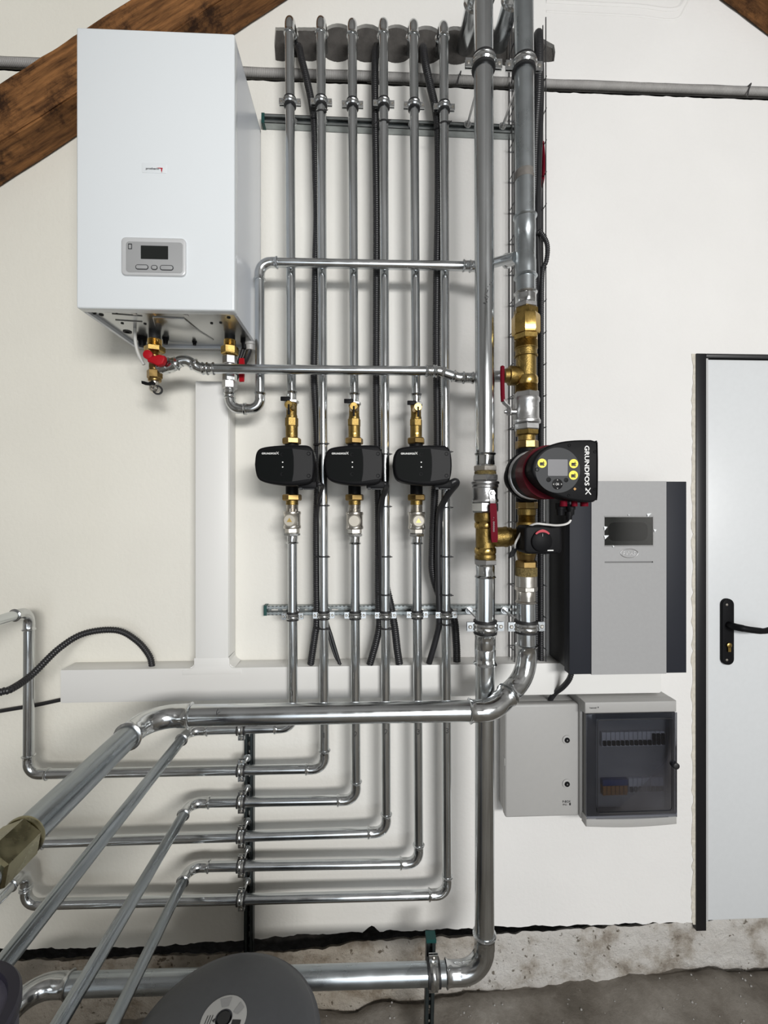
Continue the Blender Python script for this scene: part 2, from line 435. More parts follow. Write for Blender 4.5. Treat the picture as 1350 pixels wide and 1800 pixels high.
def catmull(pts, n=12):
    pts = [V3(p) for p in pts]; P = [pts[0] * 2 - pts[1]] + pts + [pts[-1] * 2 - pts[-2]]; out = []
    for i in range(1, len(P) - 2):
        a, b, c, d = P[i - 1], P[i], P[i + 1], P[i + 2]
        for k in range(n):
            t = k / n
            out.append(0.5 * ((2 * b) + (c - a) * t + (2 * a - 5 * b + 4 * c - d) * t * t + (3 * b - a - 3 * c + d) * t ** 3))
    out.append(pts[-1]); return out
def resample(pts, step):
    out = [pts[0].copy()]; acc = 0.0
    for a, b in zip(pts, pts[1:]):
        L = (b - a).length
        if L < 1e-9: continue
        t = step - acc
        while t <= L:
            out.append(a + (b - a) * (t / L)); t += step
        acc = L - (t - step)
    return out

# ================================================================== SETTING
def ragged(pts, step, amp, out=0.0, lo=-1, hi=1):
    """picture polyline -> world points with a broken edge"""
    w = resample([W(x, y, out) for x, y in pts], step); res = []
    for i, p in enumerate(w):
        k = amp * (0.5 * random.uniform(lo, hi) + 0.5 * math.sin(i * 0.7 + 2 * math.sin(i * 0.23)))
        res.append(p + V3((0, 0, k)))
    return res
XL, XR, YF, YB = -2.9, 3.3, -5.02, 0.0
ROOF_X, ROOF_Z, ROOF_M = 0.42, 4.75, 0.50      # ridge line and pitch
def roof_z(x): return ROOF_Z - abs(x - ROOF_X) * ROOF_M

# lower insulated panel: bottom edge broken, notched round the door
XD0, XD1 = W(1222, 1100).x, W(1222, 1100).x + 1.03
ZD1 = W(1225, 622).z
bot = ragged([(-250, 1680), (0, 1668), (130, 1667), (250, 1664), (330, 1659), (440, 1651), (560, 1641), (640, 1637), (655, 1626), (668, 1637), (760, 1634), (830, 1632), (870, 1628), (960, 1628), (1100, 1624), (1222, 1621)], 0.012, 0.0045)
chase_lo = ragged([(-420, 104), (0, 124), (110, 129), (430, 141), (650, 149), (960, 162), (1340, 176), (1700, 189)], 0.012, 0.0022)
chase_hi = ragged([(-420, 85), (0, 98), (430, 117), (650, 124), (960, 138), (1340, 152), (1700, 165)], 0.03, 0.0010)
zb = bot[-1].z
poly = [V3((XL, 0, bot[0].z))] + bot + [V3((XD0, 0, zb)), V3((XD0, 0, ZD1)), V3((XD1, 0, ZD1)), V3((XD1, 0, zb)), V3((XR, 0, zb)), V3((XR, 0, chase_lo[-1].z))] + chase_lo[::-1] + [V3((XL, 0, chase_lo[0].z))]
structure(MB().prism(poly, NY, 0.045).build('wall_back', 'wall_paint'), 'white insulated wall panel carrying the boiler and all the pipes')

# row of core-drilled holes closed with mortar: scalloped outline
cen = [(497, 74), (545, 74), (594, 75), (645, 76), (697, 77), (749, 79), (801, 80), (850, 81), (893, 82)]
top_e, low_e = [], []
for px in range(484, 976, 2):
    hs = [(cy, math.sqrt(max(0, 34 ** 2 - (px - cx) ** 2))) for cx, cy in cen if abs(px - cx) < 34]
    t = min((cy - h for cy, h in hs), default=88); l = max((cy + h for cy, h in hs), default=90)
    if px > 900: t = min(t, 60 + (px - 940) * 0.55 if px > 940 else 60); l = max(l, 112 - (px - 940) * 0.12)
    if px < 560: l = max(l, 101); t = max(t, 48)
    top_e.append((px, t)); low_e.append((px, l))
ph = [W(x, y + random.uniform(-0.25, 0.25)) for x, y in top_e]
pl = [W(x, y + random.uniform(-0.3, 0.3)) for x, y in low_e]
zl, zr = W(482, 76).z, W(976, 92).z
upA = [V3((XL, 0, zl)), V3((W(482, 76).x, 0, zl))] + ph + [V3((W(976, 92).x, 0, zr)), V3((XR, 0, zr)), V3((XR, 0, 4.8)), V3((XL, 0, 4.8))]
upB = [V3((XL, 0, zl)), V3((W(482, 76).x, 0, zl))] + pl + [V3((W(976, 92).x, 0, zr)), V3((XR, 0, zr)), V3((XR, 0, chase_hi[-1].z))] + chase_hi[::-1] + [V3((XL, 0, chase_hi[0].z))]
wu = structure(MB().prism(upA, NY, 0.045).build('wall_back_upper', 'wall_paint'), 'white wall above the row of mortared pipe holes')
structure(MB().prism(upB, NY, 0.045).build('wall_back_strip', 'wall_paint'), 'narrow white wall strip between pipe holes and the recessed conduit')
# mortar plugs seen in the recess, one disc per drilled hole
mort = MB()
for cx, cy in cen:
    c = W(cx, cy); mort.lathe(c + V3((0, 0.0105 + random.uniform(-0.0012, 0.0008), 0)), (0, 1, 0), [(0, 0.0635), (0.02, 0.066)], 48)
mort.box(W(478, 70).x, W(980, 70).x, 0.013, 0.06, W(600, 122).z, W(600, 30).z)
mo = mort.build('mortar_fill', 'mortar', wu)
# crumpled plaster ridge at the very top of the wall, on the right
rd = MB()
for y0, a in ((-4, 0.010), (14, 0.006)):
    rd.sweep([p + V3((0, a * 0.62, 0)) for p in catmull([W(960, y0 + 6), W(1040, y0 + 10), W(1120, y0 + 14), W(1185, y0 + 20), W(1205, y0 - 2), W(1230, y0 - 60)], 8)], a, 8)
rd.build('plaster_ridge', 'wall_paint', wu)
# wall core behind the panels (near black, for the shade in the joints) and the bare plinth below
structure(MB().box(XL, XR, 0.095, 0.30, 0.0, 4.8).build('wall_back_core', 'wall_core_shaded'), 'core of the wall, coloured near black for the shade in the open joints')
ptop = ragged([(-250, 1706), (0, 1698), (200, 1692), (330, 1686), (440, 1684), (560, 1676), (640, 1662), (750, 1656), (830, 1652), (960, 1645), (1050, 1638), (1222, 1626), (1350, 1618), (1700, 1606)], 0.011, 0.0060, 0.0)
poly = [V3((XL, 0, -0.1))] + [V3((XL, 0, ptop[0].z))] + ptop + [V3((XR, 0, ptop[-1].z)), V3((XR, 0, -0.1))]
pln = MB()
pt_x = [p.x for p in ptop]
def ptop_z(x):
    if x <= pt_x[0]: return ptop[0].z
    for p, q in zip(ptop, ptop[1:]):
        if x <= q.x: return p.z + (q.z - p.z) * (x - p.x) / max(1e-6, q.x - p.x)
    return ptop[-1].z
npx, npz = 520, 26
for j in range(npz + 1):
    for i in range(npx + 1):
        x = XL + (XR - XL) * i / npx; zt = ptop_z(x); z = -0.05 + (zt + 0.05) * j / npz
        rough = noise.fractal(V3((x * 9, z * 9, 1.3)), 1.0, 2.0, 5)
        y = 0.011 - 0.006 * rough - 0.003 * noise.noise(V3((x * 40, z * 60, 5)))
        if j == npz: y += 0.004
        pln.v.append(V3((x, max(0.001, y), z)))
for j in range(npz):
    for i in range(npx):
        q = j * (npx + 1) + i; pln.face((q, q + 1, q + npx + 2, q + npx + 1))
k0 = len(pln.v)          # top lip running back under the panel
for i in range(npx + 1):
    p = pln.v[npz * (npx + 1) + i]; pln.v.append(V3((p.x, 0.034, p.z - 0.012)))
for i in range(npx):
    q = npz * (npx + 1) + i; pln.face((q, q + 1, k0 + i + 1, k0 + i))
structure(pln.build('wall_back_plinth', 'plinth_concrete'), 'rough whitewashed concrete plinth under the insulated wall')

# floor: uneven packed concrete, rising a little to the right, crumbling against the plinth
nx, ny = 220, 60; fm = MB()
def floor_h(x, y):
    h = 0.060 * min(1, max(-0.6, (x - 0.15) / 1.1)) * math.exp(y / 1.2 if y < 0 else 0)
    h += 0.006 * math.sin(x * 7 + 3 * math.sin(y * 4)) + 0.004 * math.sin(x * 23 + y * 17)
    if y > -0.10: h += 0.005 * (1 + y / 0.10) * (1 + math.sin(x * 19 + 2 * math.sin(x * 8.3) + math.sin(x * 57)))
    if y > -0.012: h -= 0.022 * min(1, (y + 0.012) / 0.010) * (0.6 + 0.4 * math.sin(x * 5.0 + 1.0))
    h += 0.006 * noise.fractal(V3((x * 8, y * 8, 0)), 1.0, 2.0, 4)
    return h
for j in range(ny + 1):
    t = j / ny; y = 0.03 + (YF - 0.4) * t ** 1.8
    for i in range(nx + 1):
        x = XL + (XR - XL) * i / nx
        fm.v.append(V3((x, y, floor_h(x, y) + random.uniform(-0.002, 0.002))))
for j in range(ny):
    for i in range(nx):
        a = j * (nx + 1) + i; fm.face((a, a + 1, a + nx + 2, a + nx + 1))
fl = structure(fm.build('floor', 'floor_concrete', angle=180), 'rough brown concrete floor strewn with crumbs')
gr = MB()
for k in range(150):
    x = random.uniform(-0.35, 1.5); y = -abs(random.gauss(0.0, 0.16)) - 0.005; r = random.uniform(0.0012, 0.004)
    gr.lathe((x, y, floor_h(x, y) - r * 0.4), (random.uniform(-.3, .3), random.uniform(-.3, .3), 1), [(0, r * .7), (r * .5, r), (r * 1.2, r * .5)], 5, True)
g = gr.build('plaster_crumbs', 'plaster_rough'); tag(g, 'pale plaster crumbs scattered on the floor along the plinth', 'rubble', kind='stuff')

# rest of the room, behind the camera
structure(MB().box(XL - 0.1, XL, YF, 0.3, -0.1, 4.8).build('wall_left', 'plaster_rough'), 'plastered left side wall of the plant room')
structure(MB().box(XR, XR + 0.1, YF, 0.3, -0.1, 4.8).build('wall_right', 'plaster_rough'), 'plastered right side wall of the plant room')
fr = MB()
GX0, GX1, GZ = -1.02, 2.42, 2.10        # gate opening in the front wall
WX0, WX1, WZ0, WZ1 = 0.48, 2.42, 2.17, 2.83
# wall strips round the gate (GX0..GX1, 0..GZ) and the wide window above it
fr.box(XL, GX0, YF - 0.1, YF, -0.1, 4.8); fr.box(GX1, XR, YF - 0.1, YF, -0.1, 4.8); fr.box(GX0, GX1, YF - 0.1, YF, GZ, WZ0)
fr.box(GX0, WX0, YF - 0.1, YF, WZ0, WZ1); fr.box(GX0, GX1, YF - 0.1, YF, WZ1, 4.8)
structure(fr.build('wall_front', 'plaster_rough'), 'plastered front wall with gate opening and wide high window, behind the viewer')
cm = MB()
for sgn in (-1, 1):
    xe = XL - 0.1 if sgn < 0 else XR + 0.1
    p = [V3((ROOF_X, 0.3, ROOF_Z)), V3((xe, 0.3, roof_z(xe))), V3((xe, YF - 0.2, roof_z(xe))), V3((ROOF_X, YF - 0.2, ROOF_Z))]
    cm.prism([q + V3((0, 0, 0.0)) for q in p], V3((sgn * -ROOF_M, 0, -1)), 0.05)
structure(cm.build('ceiling', 'ceiling_board'), 'boarded pitched ceiling rising to a ridge')

# ------------------------------------------------------------------ rafters
def rafter(name, pts_wall, pts_low_front, face_h, label):
    """pts_wall: two picture points on the lower back edge (at the wall); the beam stands DB deep in front of the wall"""
    DB = 0.105
    a, b = W(*pts_wall[0], 0.0), W(*pts_wall[1], 0.0)
    d = (b - a).normalized(); up = V3((-d.z, 0, d.x));  up = up if up.z > 0 else -up
    c = (a + b) / 2 + up * face_h / 2 + V3((0, -DB / 2 - 0.004, 0)); L = (b - a).length / 2
    m = MB(); n = 26
    for k in range(n):           # slightly wavy sawn faces
        pass
    bm = bmesh.new(); bmesh.ops.create_cube(bm, size=1)
    bmesh.ops.subdivide_edges(bm, edges=[e for e in bm.edges if abs((e.verts[0].co - e.verts[1].co).x) > 0.5], cuts=40)
    bmesh.ops.bevel(bm, geom=[e for e in bm.edges if abs((e.verts[0].co - e.verts[1].co).x) > 0.001 and len(e.link_faces) == 2 and e.calc_face_angle(0) > 1], offset=0.03, segments=2, affect='EDGES')
    me = bpy.data.meshes.new(name)
    for v in bm.verts:
        v.co = V3((v.co.x * 2 * L, v.co.y * DB + random.uniform(-0.0012, 0.0012), v.co.z * face_h + random.uniform(-0.0015, 0.0015)))
    bmesh.ops.recalc_face_normals(bm, faces=bm.faces[:]); bm.to_mesh(me); bm.free()
    me.materials.append(MATS['timber'])
    o = bpy.data.objects.new(name, me); COL.objects.link(o)
    o.matrix_world = Matrix((( d.x, 0, up.x, c.x), (0, 1, 0, c.y), (d.z, 0, up.z, c.z), (0, 0, 0, 1)))
    structure(o, label)
    return o
rafter('roof_beam', ((-420, 605), (640, -85)), None, 0.150, 'rough brown timber rafter passing behind the white boiler')
rafter('roof_beam', ((1150, -86), (1800, 408)), None, 0.150, 'dark brown timber rafter in the upper right corner')

# ------------------------------------------------------------------ door
do = bpy.data.objects.new('door_1', None); do.location = (XD0, 0, W(1230, 1634).z); COL.objects.link(do)
structure(do, 'white steel door in a black frame with a black lever handle')
x0 = W(1222, 1000).x; xf = W(1238, 1000, -0.004).x; x1 = XD1
zt0, zt1, zb0 = W(1280, 629).z, ZD1, W(1230, 1634).z
m = MB().box(x0, xf, -0.006, 0.045, zb0, zt1, 0.002).box(xf, x1 - 0.03, -0.006, 0.045, zt0, zt1, 0.002).box(x1 - 0.03, x1, -0.006, 0.045, zb0, zt1, 0.002)
m.build('door_frame', 'door_black', do)
zlb = W(1300, 1619).z
m = MB().box(xf + 0.004, x1 - 0.034, 0.004, 0.042, zlb, zt0 - 0.004, 0.006)
lf = m.build('door_leaf', 'door_white', do)
MB().box(xf - 0.001, xf + 0.012, 0.001, 0.03, zlb, zt0 - 0.002, 0.001).build('door_edge', 'door_edge', do)
hx0, hx1, hz0, hz1 = rect(1267, 1052, 1288, 1168, 0.0)
pl_ = MB().prism(rrect(hx0, hx1, hz0, hz1, -0.008, (hx1 - hx0) / 2 - 0.001, 8), NY, 0.013, 0.004).build('handle_plate', 'plastic_black', do)
for yy in (1063, 1160):
    MB().lathe(W(1277.5, yy, 0.008), (0, -1, 0), [(0, 0.0045), (0.0015, 0.004), (0.002, 0.0)], 12).build('screw', 'nickel', pl_)
hp = W(1277.5, 1097)
MB().sweep(catmull([V3((hp.x, -0.006, hp.z)), V3((hp.x, -0.035, hp.z)), V3((hp.x + 0.012, -0.052, hp.z - 0.001)), V3((hp.x + 0.042, -0.056, hp.z - 0.006)), V3((hp.x + 0.082, -0.055, hp.z - 0.010)), V3((hp.x + 0.108, -0.052, hp.z - 0.006))], 6), [0.0115] * 13 + [0.0105] * 10 + [0.0095] * 8, 14).build('lever', 'plastic_black', do)
kc = W(1281, 1134, 0.010)
MB().lathe(kc, (0, -1, 0), [(0, 0.0085), (0.004, 0.0085), (0.005, 0.007)], 18).box(kc.x - 0.005, kc.x + 0.005, kc.y - 0.004, kc.y, kc.z - 0.022, kc.z).build('lock_cylinder', 'brass', do)
# ragged filler foam between wall and door frame
e = ragged([(1217, 622), (1217, 1630)], 0.02, 0.0)
m = MB(); pf = [p + V3((random.uniform(-0.006, 0.003), -0.0015, 0)) for p in e] + [V3((x0 + 0.003 + random.uniform(-0.002, 0.005), -0.0015, p.z)) for p in e[::-1]]
m.prism(pf, NY, 0.02).build('joint_foam', 'foam', do)

# ------------------------------------------------------------------ conduit in the horizontal chase
def corr_hose(name, pts, r, pitch, depth, m, label=None, cat=None, group=None, parent=None, seg=12, n=14):
    path = resample(catmull(pts, n), pitch / 4)
    rad = [r - depth * (1 if k % 4 in (2, 3) else 0) for k in range(len(path))]
    o = MB().sweep(path, rad, seg).build(name, m, parent, angle=80)
    if label: tag(o, label, cat, group)
    return o
corr_hose('conduit', [W(x, y, -0.003) for x, y in ((-300, 99), (0, 109), (430, 127.5), (650, 135), (960, 148), (1340, 162.5), (1650, 175))], 0.0135, 0.006, 0.0012, 'conduit_grey', 'grey corrugated conduit lying in the slot across the top of the wall', 'conduit')
for (x, y), lb in (((808, 137), 'bent nail holding the grey conduit beside the left riser'), ((1318, 158), 'bent nail holding the grey conduit above the door')):
    p = W(x, y, 0.012)
    tag(MB().sweep(catmull([p + V3((0.004, 0.02, 0.022)), p + V3((0.004, 0, 0.022)), p + V3((-0.004, 0, 0)), p + V3((-0.008, 0, -0.022))], 5), 0.0022, 8).build('nail', 'wire_steel'), lb, 'nail')

# ================================================================== PIPES
OS = 0.0975          # small pipes: axis this far from the wall
OB = 0.230           # the two thick risers
OM = 0.305           # the thick pipe passing in front of the left riser
OH = 0.160           # boiler pipes crossing in front of the small uprights
R28, R54 = 0.0142, 0.0272

def fitting_prof(r, L, bead_end=True):
    """radius against distance for one press socket that starts (bead) at 0"""
    k = r / 0.0142; w = 0.0035 + 0.0010 * k
    return [(0.0, r * 1.04), (0.0006 * k, r * (1.10 + 0.10 / k)), (w * 0.5, r * (1.14 + 0.18 / k)), (w * 1.0 + 0.001, r * (1.10 + 0.10 / k)), (w * 1.0 + 0.003, r * 1.085), (w + 0.008 * k, r * 1.085), (L - 0.002, r * 1.085), (L, r * 1.05)]

def elbow(parent, P, d1, d2, r, R=None, L=None, m='fitting_steel', name='elbow'):
    """press elbow at corner P between incoming direction d1 and outgoing d2; returns where the straight pipes stop"""
    R = R or r * 2.45; L = L or (0.024 if r < 0.02 else 0.042)
    d1, d2 = V3(d1).normalized(), V3(d2).normalized()
    ang = d1.angle(d2); T = R * math.tan(ang / 2)
    A, B = P - d1 * T, P + d2 * T
    nrm = (d2 - d1 * d2.dot(d1)).normalized(); C = A + nrm * R
    pts, rad, hx = [], [], []
    for t, q in fitting_prof(r, L): pts.append(A - d1 * (L - t)); rad.append(q); hx.append(0.07 if abs(t - (L - 0.006)) < L * 0.45 and q < r * 1.1 and t < L else 0)
    n = max(6, int(ang / 0.13))
    for k in range(1, n):
        a = ang * k / n
        pts.append(C - nrm * R * math.cos(a) + d1 * R * math.sin(a)); rad.append(r * 1.06); hx.append(0)
    for t, q in reversed(fitting_prof(r, L)): pts.append(B + d2 * (L - t)); rad.append(q); hx.append(0.07 if abs(t - (L - 0.006)) < L * 0.45 and q < r * 1.1 and t < L else 0)
    MB().sweep(pts, rad, 24, hx).build(name, m, parent, angle=50)
    return A - d1 * L * 0.7, B + d2 * L * 0.7

def coupling(parent, P, d, r, L=0.05, m='fitting_steel', name='coupling', bead=(True, True)):
    d = V3(d).normalized(); h = L / 2
    f = fitting_prof(r, h)
    prof = f + [(L - t, q) for t, q in reversed(f)]
    MB().lathe(P - d * h, d, prof, 24, hexamt=[0.07 if 0.006 < t < L - 0.006 and q < r * 1.1 and abs(t - h) > 0.003 else 0 for t, q in prof]).build(name, m, parent, angle=50)

def pipe_run(name, label, pts, r, group=None, R=None, cuts=(), m='galvanised', mf='fitting_steel', cat='pipe', thing_=None, mats=None, rs=None, L=None):
    """straight tubes joined by press elbows along pts; every tube and elbow is a part"""
    pts = [V3(p) for p in pts]
    t = thing_ or thing(name, label, cat, pts[0], group)
    starts = pts[0]
    for i in range(1, len(pts)):
        a = starts
        if i < len(pts) - 1:
            d1, d2 = pts[i] - pts[i - 1], pts[i + 1] - pts[i]
            e0, e1 = elbow(t, pts[i], d1, d2, r, (rs or {}).get(i, R), L, mf)
            b, starts = e0, e1
        else: b = pts[i]
        if (b - a).length > 0.004:
            MB().cyl(a, b, r, 28).build('tube', (mats or {}).get(i, m), t)
    return t

# --- six small uprights -------------------------------------------------------------
ordw = ['first', 'second', 'third', 'fourth', 'fifth', 'sixth']
topx = [(509, 27), (564, 27), (619, 31), (674, 30), (727, 32), (780, 35)]
PT, PUMPX = [], {}
corn = [(515.5, 1279), (570.5, 1351), (626, 1406), (679, 1462.5), (736, 1517), (786, 1572)]
def lineX(i, y):
    (x0, y0), (x1, y1) = topx[i], corn[i]
    return x0 + (x1 - x0) * (y - y0) / (y1 - y0)
left_end = [(332, 1284), (50, 1361), (335, 1411), (44, 1482), (334, 1523.5), (46, 1590)]
uprights = []
for i in range(6):
    top = W(*topx[i], OS); wall_pt = top + V3((0, OS + 0.03, 0))
    cn = W(*corn[i], OS)
    pumped = i in (0, 2, 4)
    grp = 'small galvanised heating pipes'
    le = W(*left_end[i], OS)
    side = V3((0, -1, 0))
    lower_tail = {0: [le, le + side * 0.80], 2: [le, le + side * 0.80], 4: [le, le + side * 0.80],
                  1: [le, W(51, 1074, OS), W(51, 1074, OS) + side * 1.2],
                  3: [le, le + side * 1.2],
                  5: [le, W(45, 1530, OS), W(45, 1530, OS) + side * 1.2]}[i]
    if pumped:
        ytop = 699
        pipe_run('heating_pipe', f'{ordw[i]} small upright pipe from the boiler, from the wall down to its pump', [wall_pt, top, W(lineX(i, ytop), ytop, OS)], R28, grp)
        pipe_run('heating_pipe', f'small pipe under the {["left", "", "middle", "", "right"][i]} small pump, turning left and then towards the viewer', [W(lineX(i, 946), 946, OS), cn] + lower_tail, R28, grp, mats={3: 'galvanised_worn_dim'})
    else:
        tails = {1: 'rising again at the left edge', 3: 'ending behind the thick slanting pipe', 5: 'turning left lowest of all'}[i]
        t = pipe_run('heating_pipe', f'{ordw[i]} small upright pipe from the boiler, unbroken, {tails}', [wall_pt, top, cn] + lower_tail, R28, grp)
    if i == 5:
        pass

# handwritten numbers on the lower lengths
def number_on_pipe(txt, i, y, parent_name=None, h=9):
    c = W(lineX(i, y), y, OS)
    vs, fs = text_mesh(txt, 1.0); k = S(h, OS) / 0.7
    mb = MB()
    for p in vs:
        u, v = p.x * k, p.y * k; a = u / (R28 + 0.0003)
        mb.v.append(c + V3((math.sin(a) * (R28 + 0.0003), -math.cos(a) * (R28 + 0.0003), v)))
    for f in fs: mb.face(f, True)
    return mb
for i, txt, y in ((1, '1', 1289), (2, '2', 1287), (3, '2', 1283), (4, '3', 1283), (5, '3', 1281), (0, '1', 1216)):
    # the pipe that carries it: last pipe thing whose run passes there
    cand = [o for o in COL.objects if o.name.startswith('heating_pipe') and o.type == 'EMPTY']
    want = f'{ordw[i]} small upright' if i % 2 else f'small pipe under the {["left", "", "middle", "", "right"][i]} small pump'
    par = [o for o in cand if o['label'].startswith(want)][0]
    number_on_pipe(txt, i, y).build('handwritten_number', 'print_dark', par)

# --- boiler flow and return ----------------------------------------------------------
OHv = 0.128
OH2 = 0.163
pA = W(404, 690, OHv)
t = pipe_run('boiler_pipe', 'pipe looping from the right boiler valve up and across to the right riser', [pA, W(405, 719, OHv), W(457, 719, OHv), W(456.5, 461, OHv), W(845, 468.5, OHv), W(905, 452, OB)], R28, None, rs={1: 0.030, 2: 0.030, 4: 0.03}, L=0.020)
coupling(t, W(826, 467.5, OHv), W(840, 468, OHv) - W(826, 467.5, OHv), R28, 0.045)
t = pipe_run('boiler_pipe', 'pipe from the left boiler valve crossing the small uprights to the brass tee', [W(286, 646, OH2 - 0.005), W(304, 645, OH2 + 0.01), W(322, 629, OH2 + 0.012), W(352, 648, OH2), W(772, 652.5, OH2), W(806, 664, OH2), W(845, 664, OH2)], R28, None, rs={1: 0.028, 2: 0.030, 3: 0.034, 4: 0.034, 5: 0.034}, L=0.013)
coupling(t, W(366, 648, OH2), UX, R28, 0.036)
coupling(t, W(758, 652.3, OH2), UX, R28, 0.036)
coupling(t, W(823, 664, OH2), UX, R28, 0.034)
MB().cyl(W(838, 664, OH2), W(885, 661, OB - 0.02), 0.0165, 20).build('nipple', 'valve_silver', t)
# --- thick risers ---------------------------------------------------------------------
axA = lambda y: 849.5 + 3.5 * max(0, min(1, y / 800.0)) - (1.2 * max(0, (y - 1000) / 700.0))
axB = lambda y: 920 + 6.0 * max(0, min(1, y / 800.0)) - (1.2 * max(0, min(1, (y - 850) / 150.0)))
topA = W(849.2, -66, OB); topB = W(920, -70, OB)
tA = pipe_run('riser_pipe', 'left thick galvanised riser, coming out of the wall above and ending at the red-handled valve', [topA + V3((0, OB + 0.03, 0)), topA, W(axA(800), 800, OB)], R54, 'thick risers', R=0.066)
tB = pipe_run('riser_pipe', 'right thick galvanised riser beside the cable tray, ending at the bright brass union', [topB + V3((0, OB + 0.03, 0)), topB, W(axB(520), 520, OB)], R54, 'thick risers', R=0.066, m='galvanised_dull')
# smear of dried ink on the left riser
sm = MB()
for (x0, y0), (x1, y1), w in (((863, 500), (850, 516), 1.2), ((850, 516), (848, 526), 1.0), ((853, 518), (851.5, 522), 1.4), ((848, 530), (850, 535), 1.6), ((850, 527), (854, 530), 1.0), ((852, 533), (849.5, 536), 1.4), ((846, 540), (849, 541), 1.5), ((850, 537), (852, 539), 1.2)):
    for k in range(5):
        t_ = k / 4; x = x0 + (x1 - x0) * t_; y = y0 + (y1 - y0) * t_
        c = W(axA(y), y, OB); u = S(x - axA(y), OB - 0.0) * 0.98; a = math.asin(max(-0.98, min(0.98, u / R54))); rr = R54 + 0.0004
        n = V3((math.sin(a), -math.cos(a), 0)); pc = c + n * rr
        ut = V3((math.cos(a), math.sin(a), 0)); s_ = S(w, OB) / 2
        b = len(sm.v); sm.v += [pc + ut * s_ * math.cos(q * math.pi / 3) + UZ * s_ * 1.6 * math.sin(q * math.pi / 3) for q in range(6)]; sm.face([b + q for q in range(6)], True)
sm.build('ink_scribble', 'print_dark', tA)
# right riser: brown tape band, black tie, tee coupling with branch
def at_B(y): return W(axB(y), y, OB)
def at_A(y): return W(axA(y), y, OB)
MB().cyl(at_B(303), at_B(318), R54 * 1.008, 28).build('tape_band', 'band_brown', tB)
f = fitting_prof(R54, 0.05)
zT, zB_ = at_B(380), at_B(489); L = (zT - zB_).length
prof = f + [(L - t, q) for t, q in reversed(f)]
MB().lathe(zT, zB_ - zT, prof, 28, hexamt=[0.05 if 0.008 < t < 0.04 or L - 0.04 < t < L - 0.008 else 0 for t, q in prof]).build('tee_coupling', 'galvanised_dull', tB)
jb = at_B(450); jd = (W(845, 468.5, OHv) - W(905, 452, OB)).normalized()
MB().lathe(jb + jd * 0.02, jd, [(0, 0.0175), (0.040, 0.0175), (0.042, 0.0205), (0.046, 0.0215), (0.050, 0.0205), (0.051, 0.0150)], 24).build('tee_branch', 'fitting_steel', tB)

def stack(parent, ax, out, items):
    """inline bodies along a vertical pipe: (y_top, y_bottom, width_px, kind, part name, material[, extra])"""
    for it in items:
        y0, y1, wpx, kind, nm, m = it[:6]
        p0, p1 = W(ax(y0), y0, out), W(ax(y1), y1, out); d = p1 - p0; h = d.length; r = S(wpx, out) / 2 * 0.975
        mb = MB()
        if kind == 'hex': mb.hexnut(p0, d, h, 2 * r * 0.93, rot=it[6] if len(it) > 6 else 0.0, ch=0.16)
        elif kind == 'oct':
            R = r; mb.lathe(p0, d, [(0, R * .93), (h * .12, R), (h * .88, R), (h, R * .93)], 8, True, math.pi / 8)
        elif kind == 'cyl':
            c = min(0.0016, h * .2); mb.lathe(p0, d, [(0, r - c), (c, r), (h - c, r), (h, r - c)], 28)
        elif kind == 'ring':
            mb.lathe(p0, d, [(0, r * .92), (h * .25, r), (h * .75, r), (h, r * .92)], 28)
        elif kind == 'cone':
            r2 = S(it[6], out) / 2; mb.lathe(p0, d, [(0, r), (h, r2)], 28)
        elif kind == 'thread':
            n = max(3, int(h / 0.0022)); prof = []
            for k in range(n):
                prof += [(h * (k + 0.0) / n, r * .95), (h * (k + 0.5) / n, r)]
            prof.append((h, r * .95)); mb.lathe(p0, d, prof, 24)
        elif kind == 'press':
            f = fitting_prof(r / 1.085, h * 0.9); pr = f + [(h, r)]
            pr = [(t, q) for t, q in pr]
            if len(it) > 6 and it[6] == 'up': pass
            else: pr = [(h - t, q) for t, q in reversed(pr)]
            mb.lathe(p0, d, pr, 28, hexamt=[0.07 if 0.008 < t < h - 0.002 and q < r * 1.02 else 0 for t, q in pr])
        elif kind == 'body':       # bulged cast body with two collars
            mb.lathe(p0, d, [(0, r * .96), (h * .06, r), (h * .14, r), (h * .20, r * .93), (h * .78, r * .93), (h * .86, r), (h * .94, r), (h, r * .96)], 28)
        mb.build(nm, m, parent)

def lever_handle(parent, path, w, th, m, name='lever', wdir=UX):
    """flat strip along a path; w is its width along wdir"""
    mb = MB(); path = [V3(p) for p in path]; wdir = V3(wdir); n = len(path)
    for i, p in enumerate(path):
        t = (path[min(i + 1, n - 1)] - path[max(i - 1, 0)]).normalized(); nn = t.cross(wdir).normalized()
        k = 1.0 if 0 < i < n - 1 else 0.8
        mb.v += [p + wdir * w / 2 * k + nn * th / 2, p - wdir * w / 2 * k + nn * th / 2, p - wdir * w / 2 * k - nn * th / 2, p + wdir * w / 2 * k - nn * th / 2]
    for i in range(n - 1):
        for k in range(4):
            k2 = (k + 1) % 4; mb.face((i * 4 + k, i * 4 + k2, i * 4 + 4 + k2, i * 4 + 4 + k), False)
    mb.face((0, 1, 2, 3)[::-1], True); mb.face([(n - 1) * 4 + k for k in range(4)], True)
    return mb.build(name, m, parent)

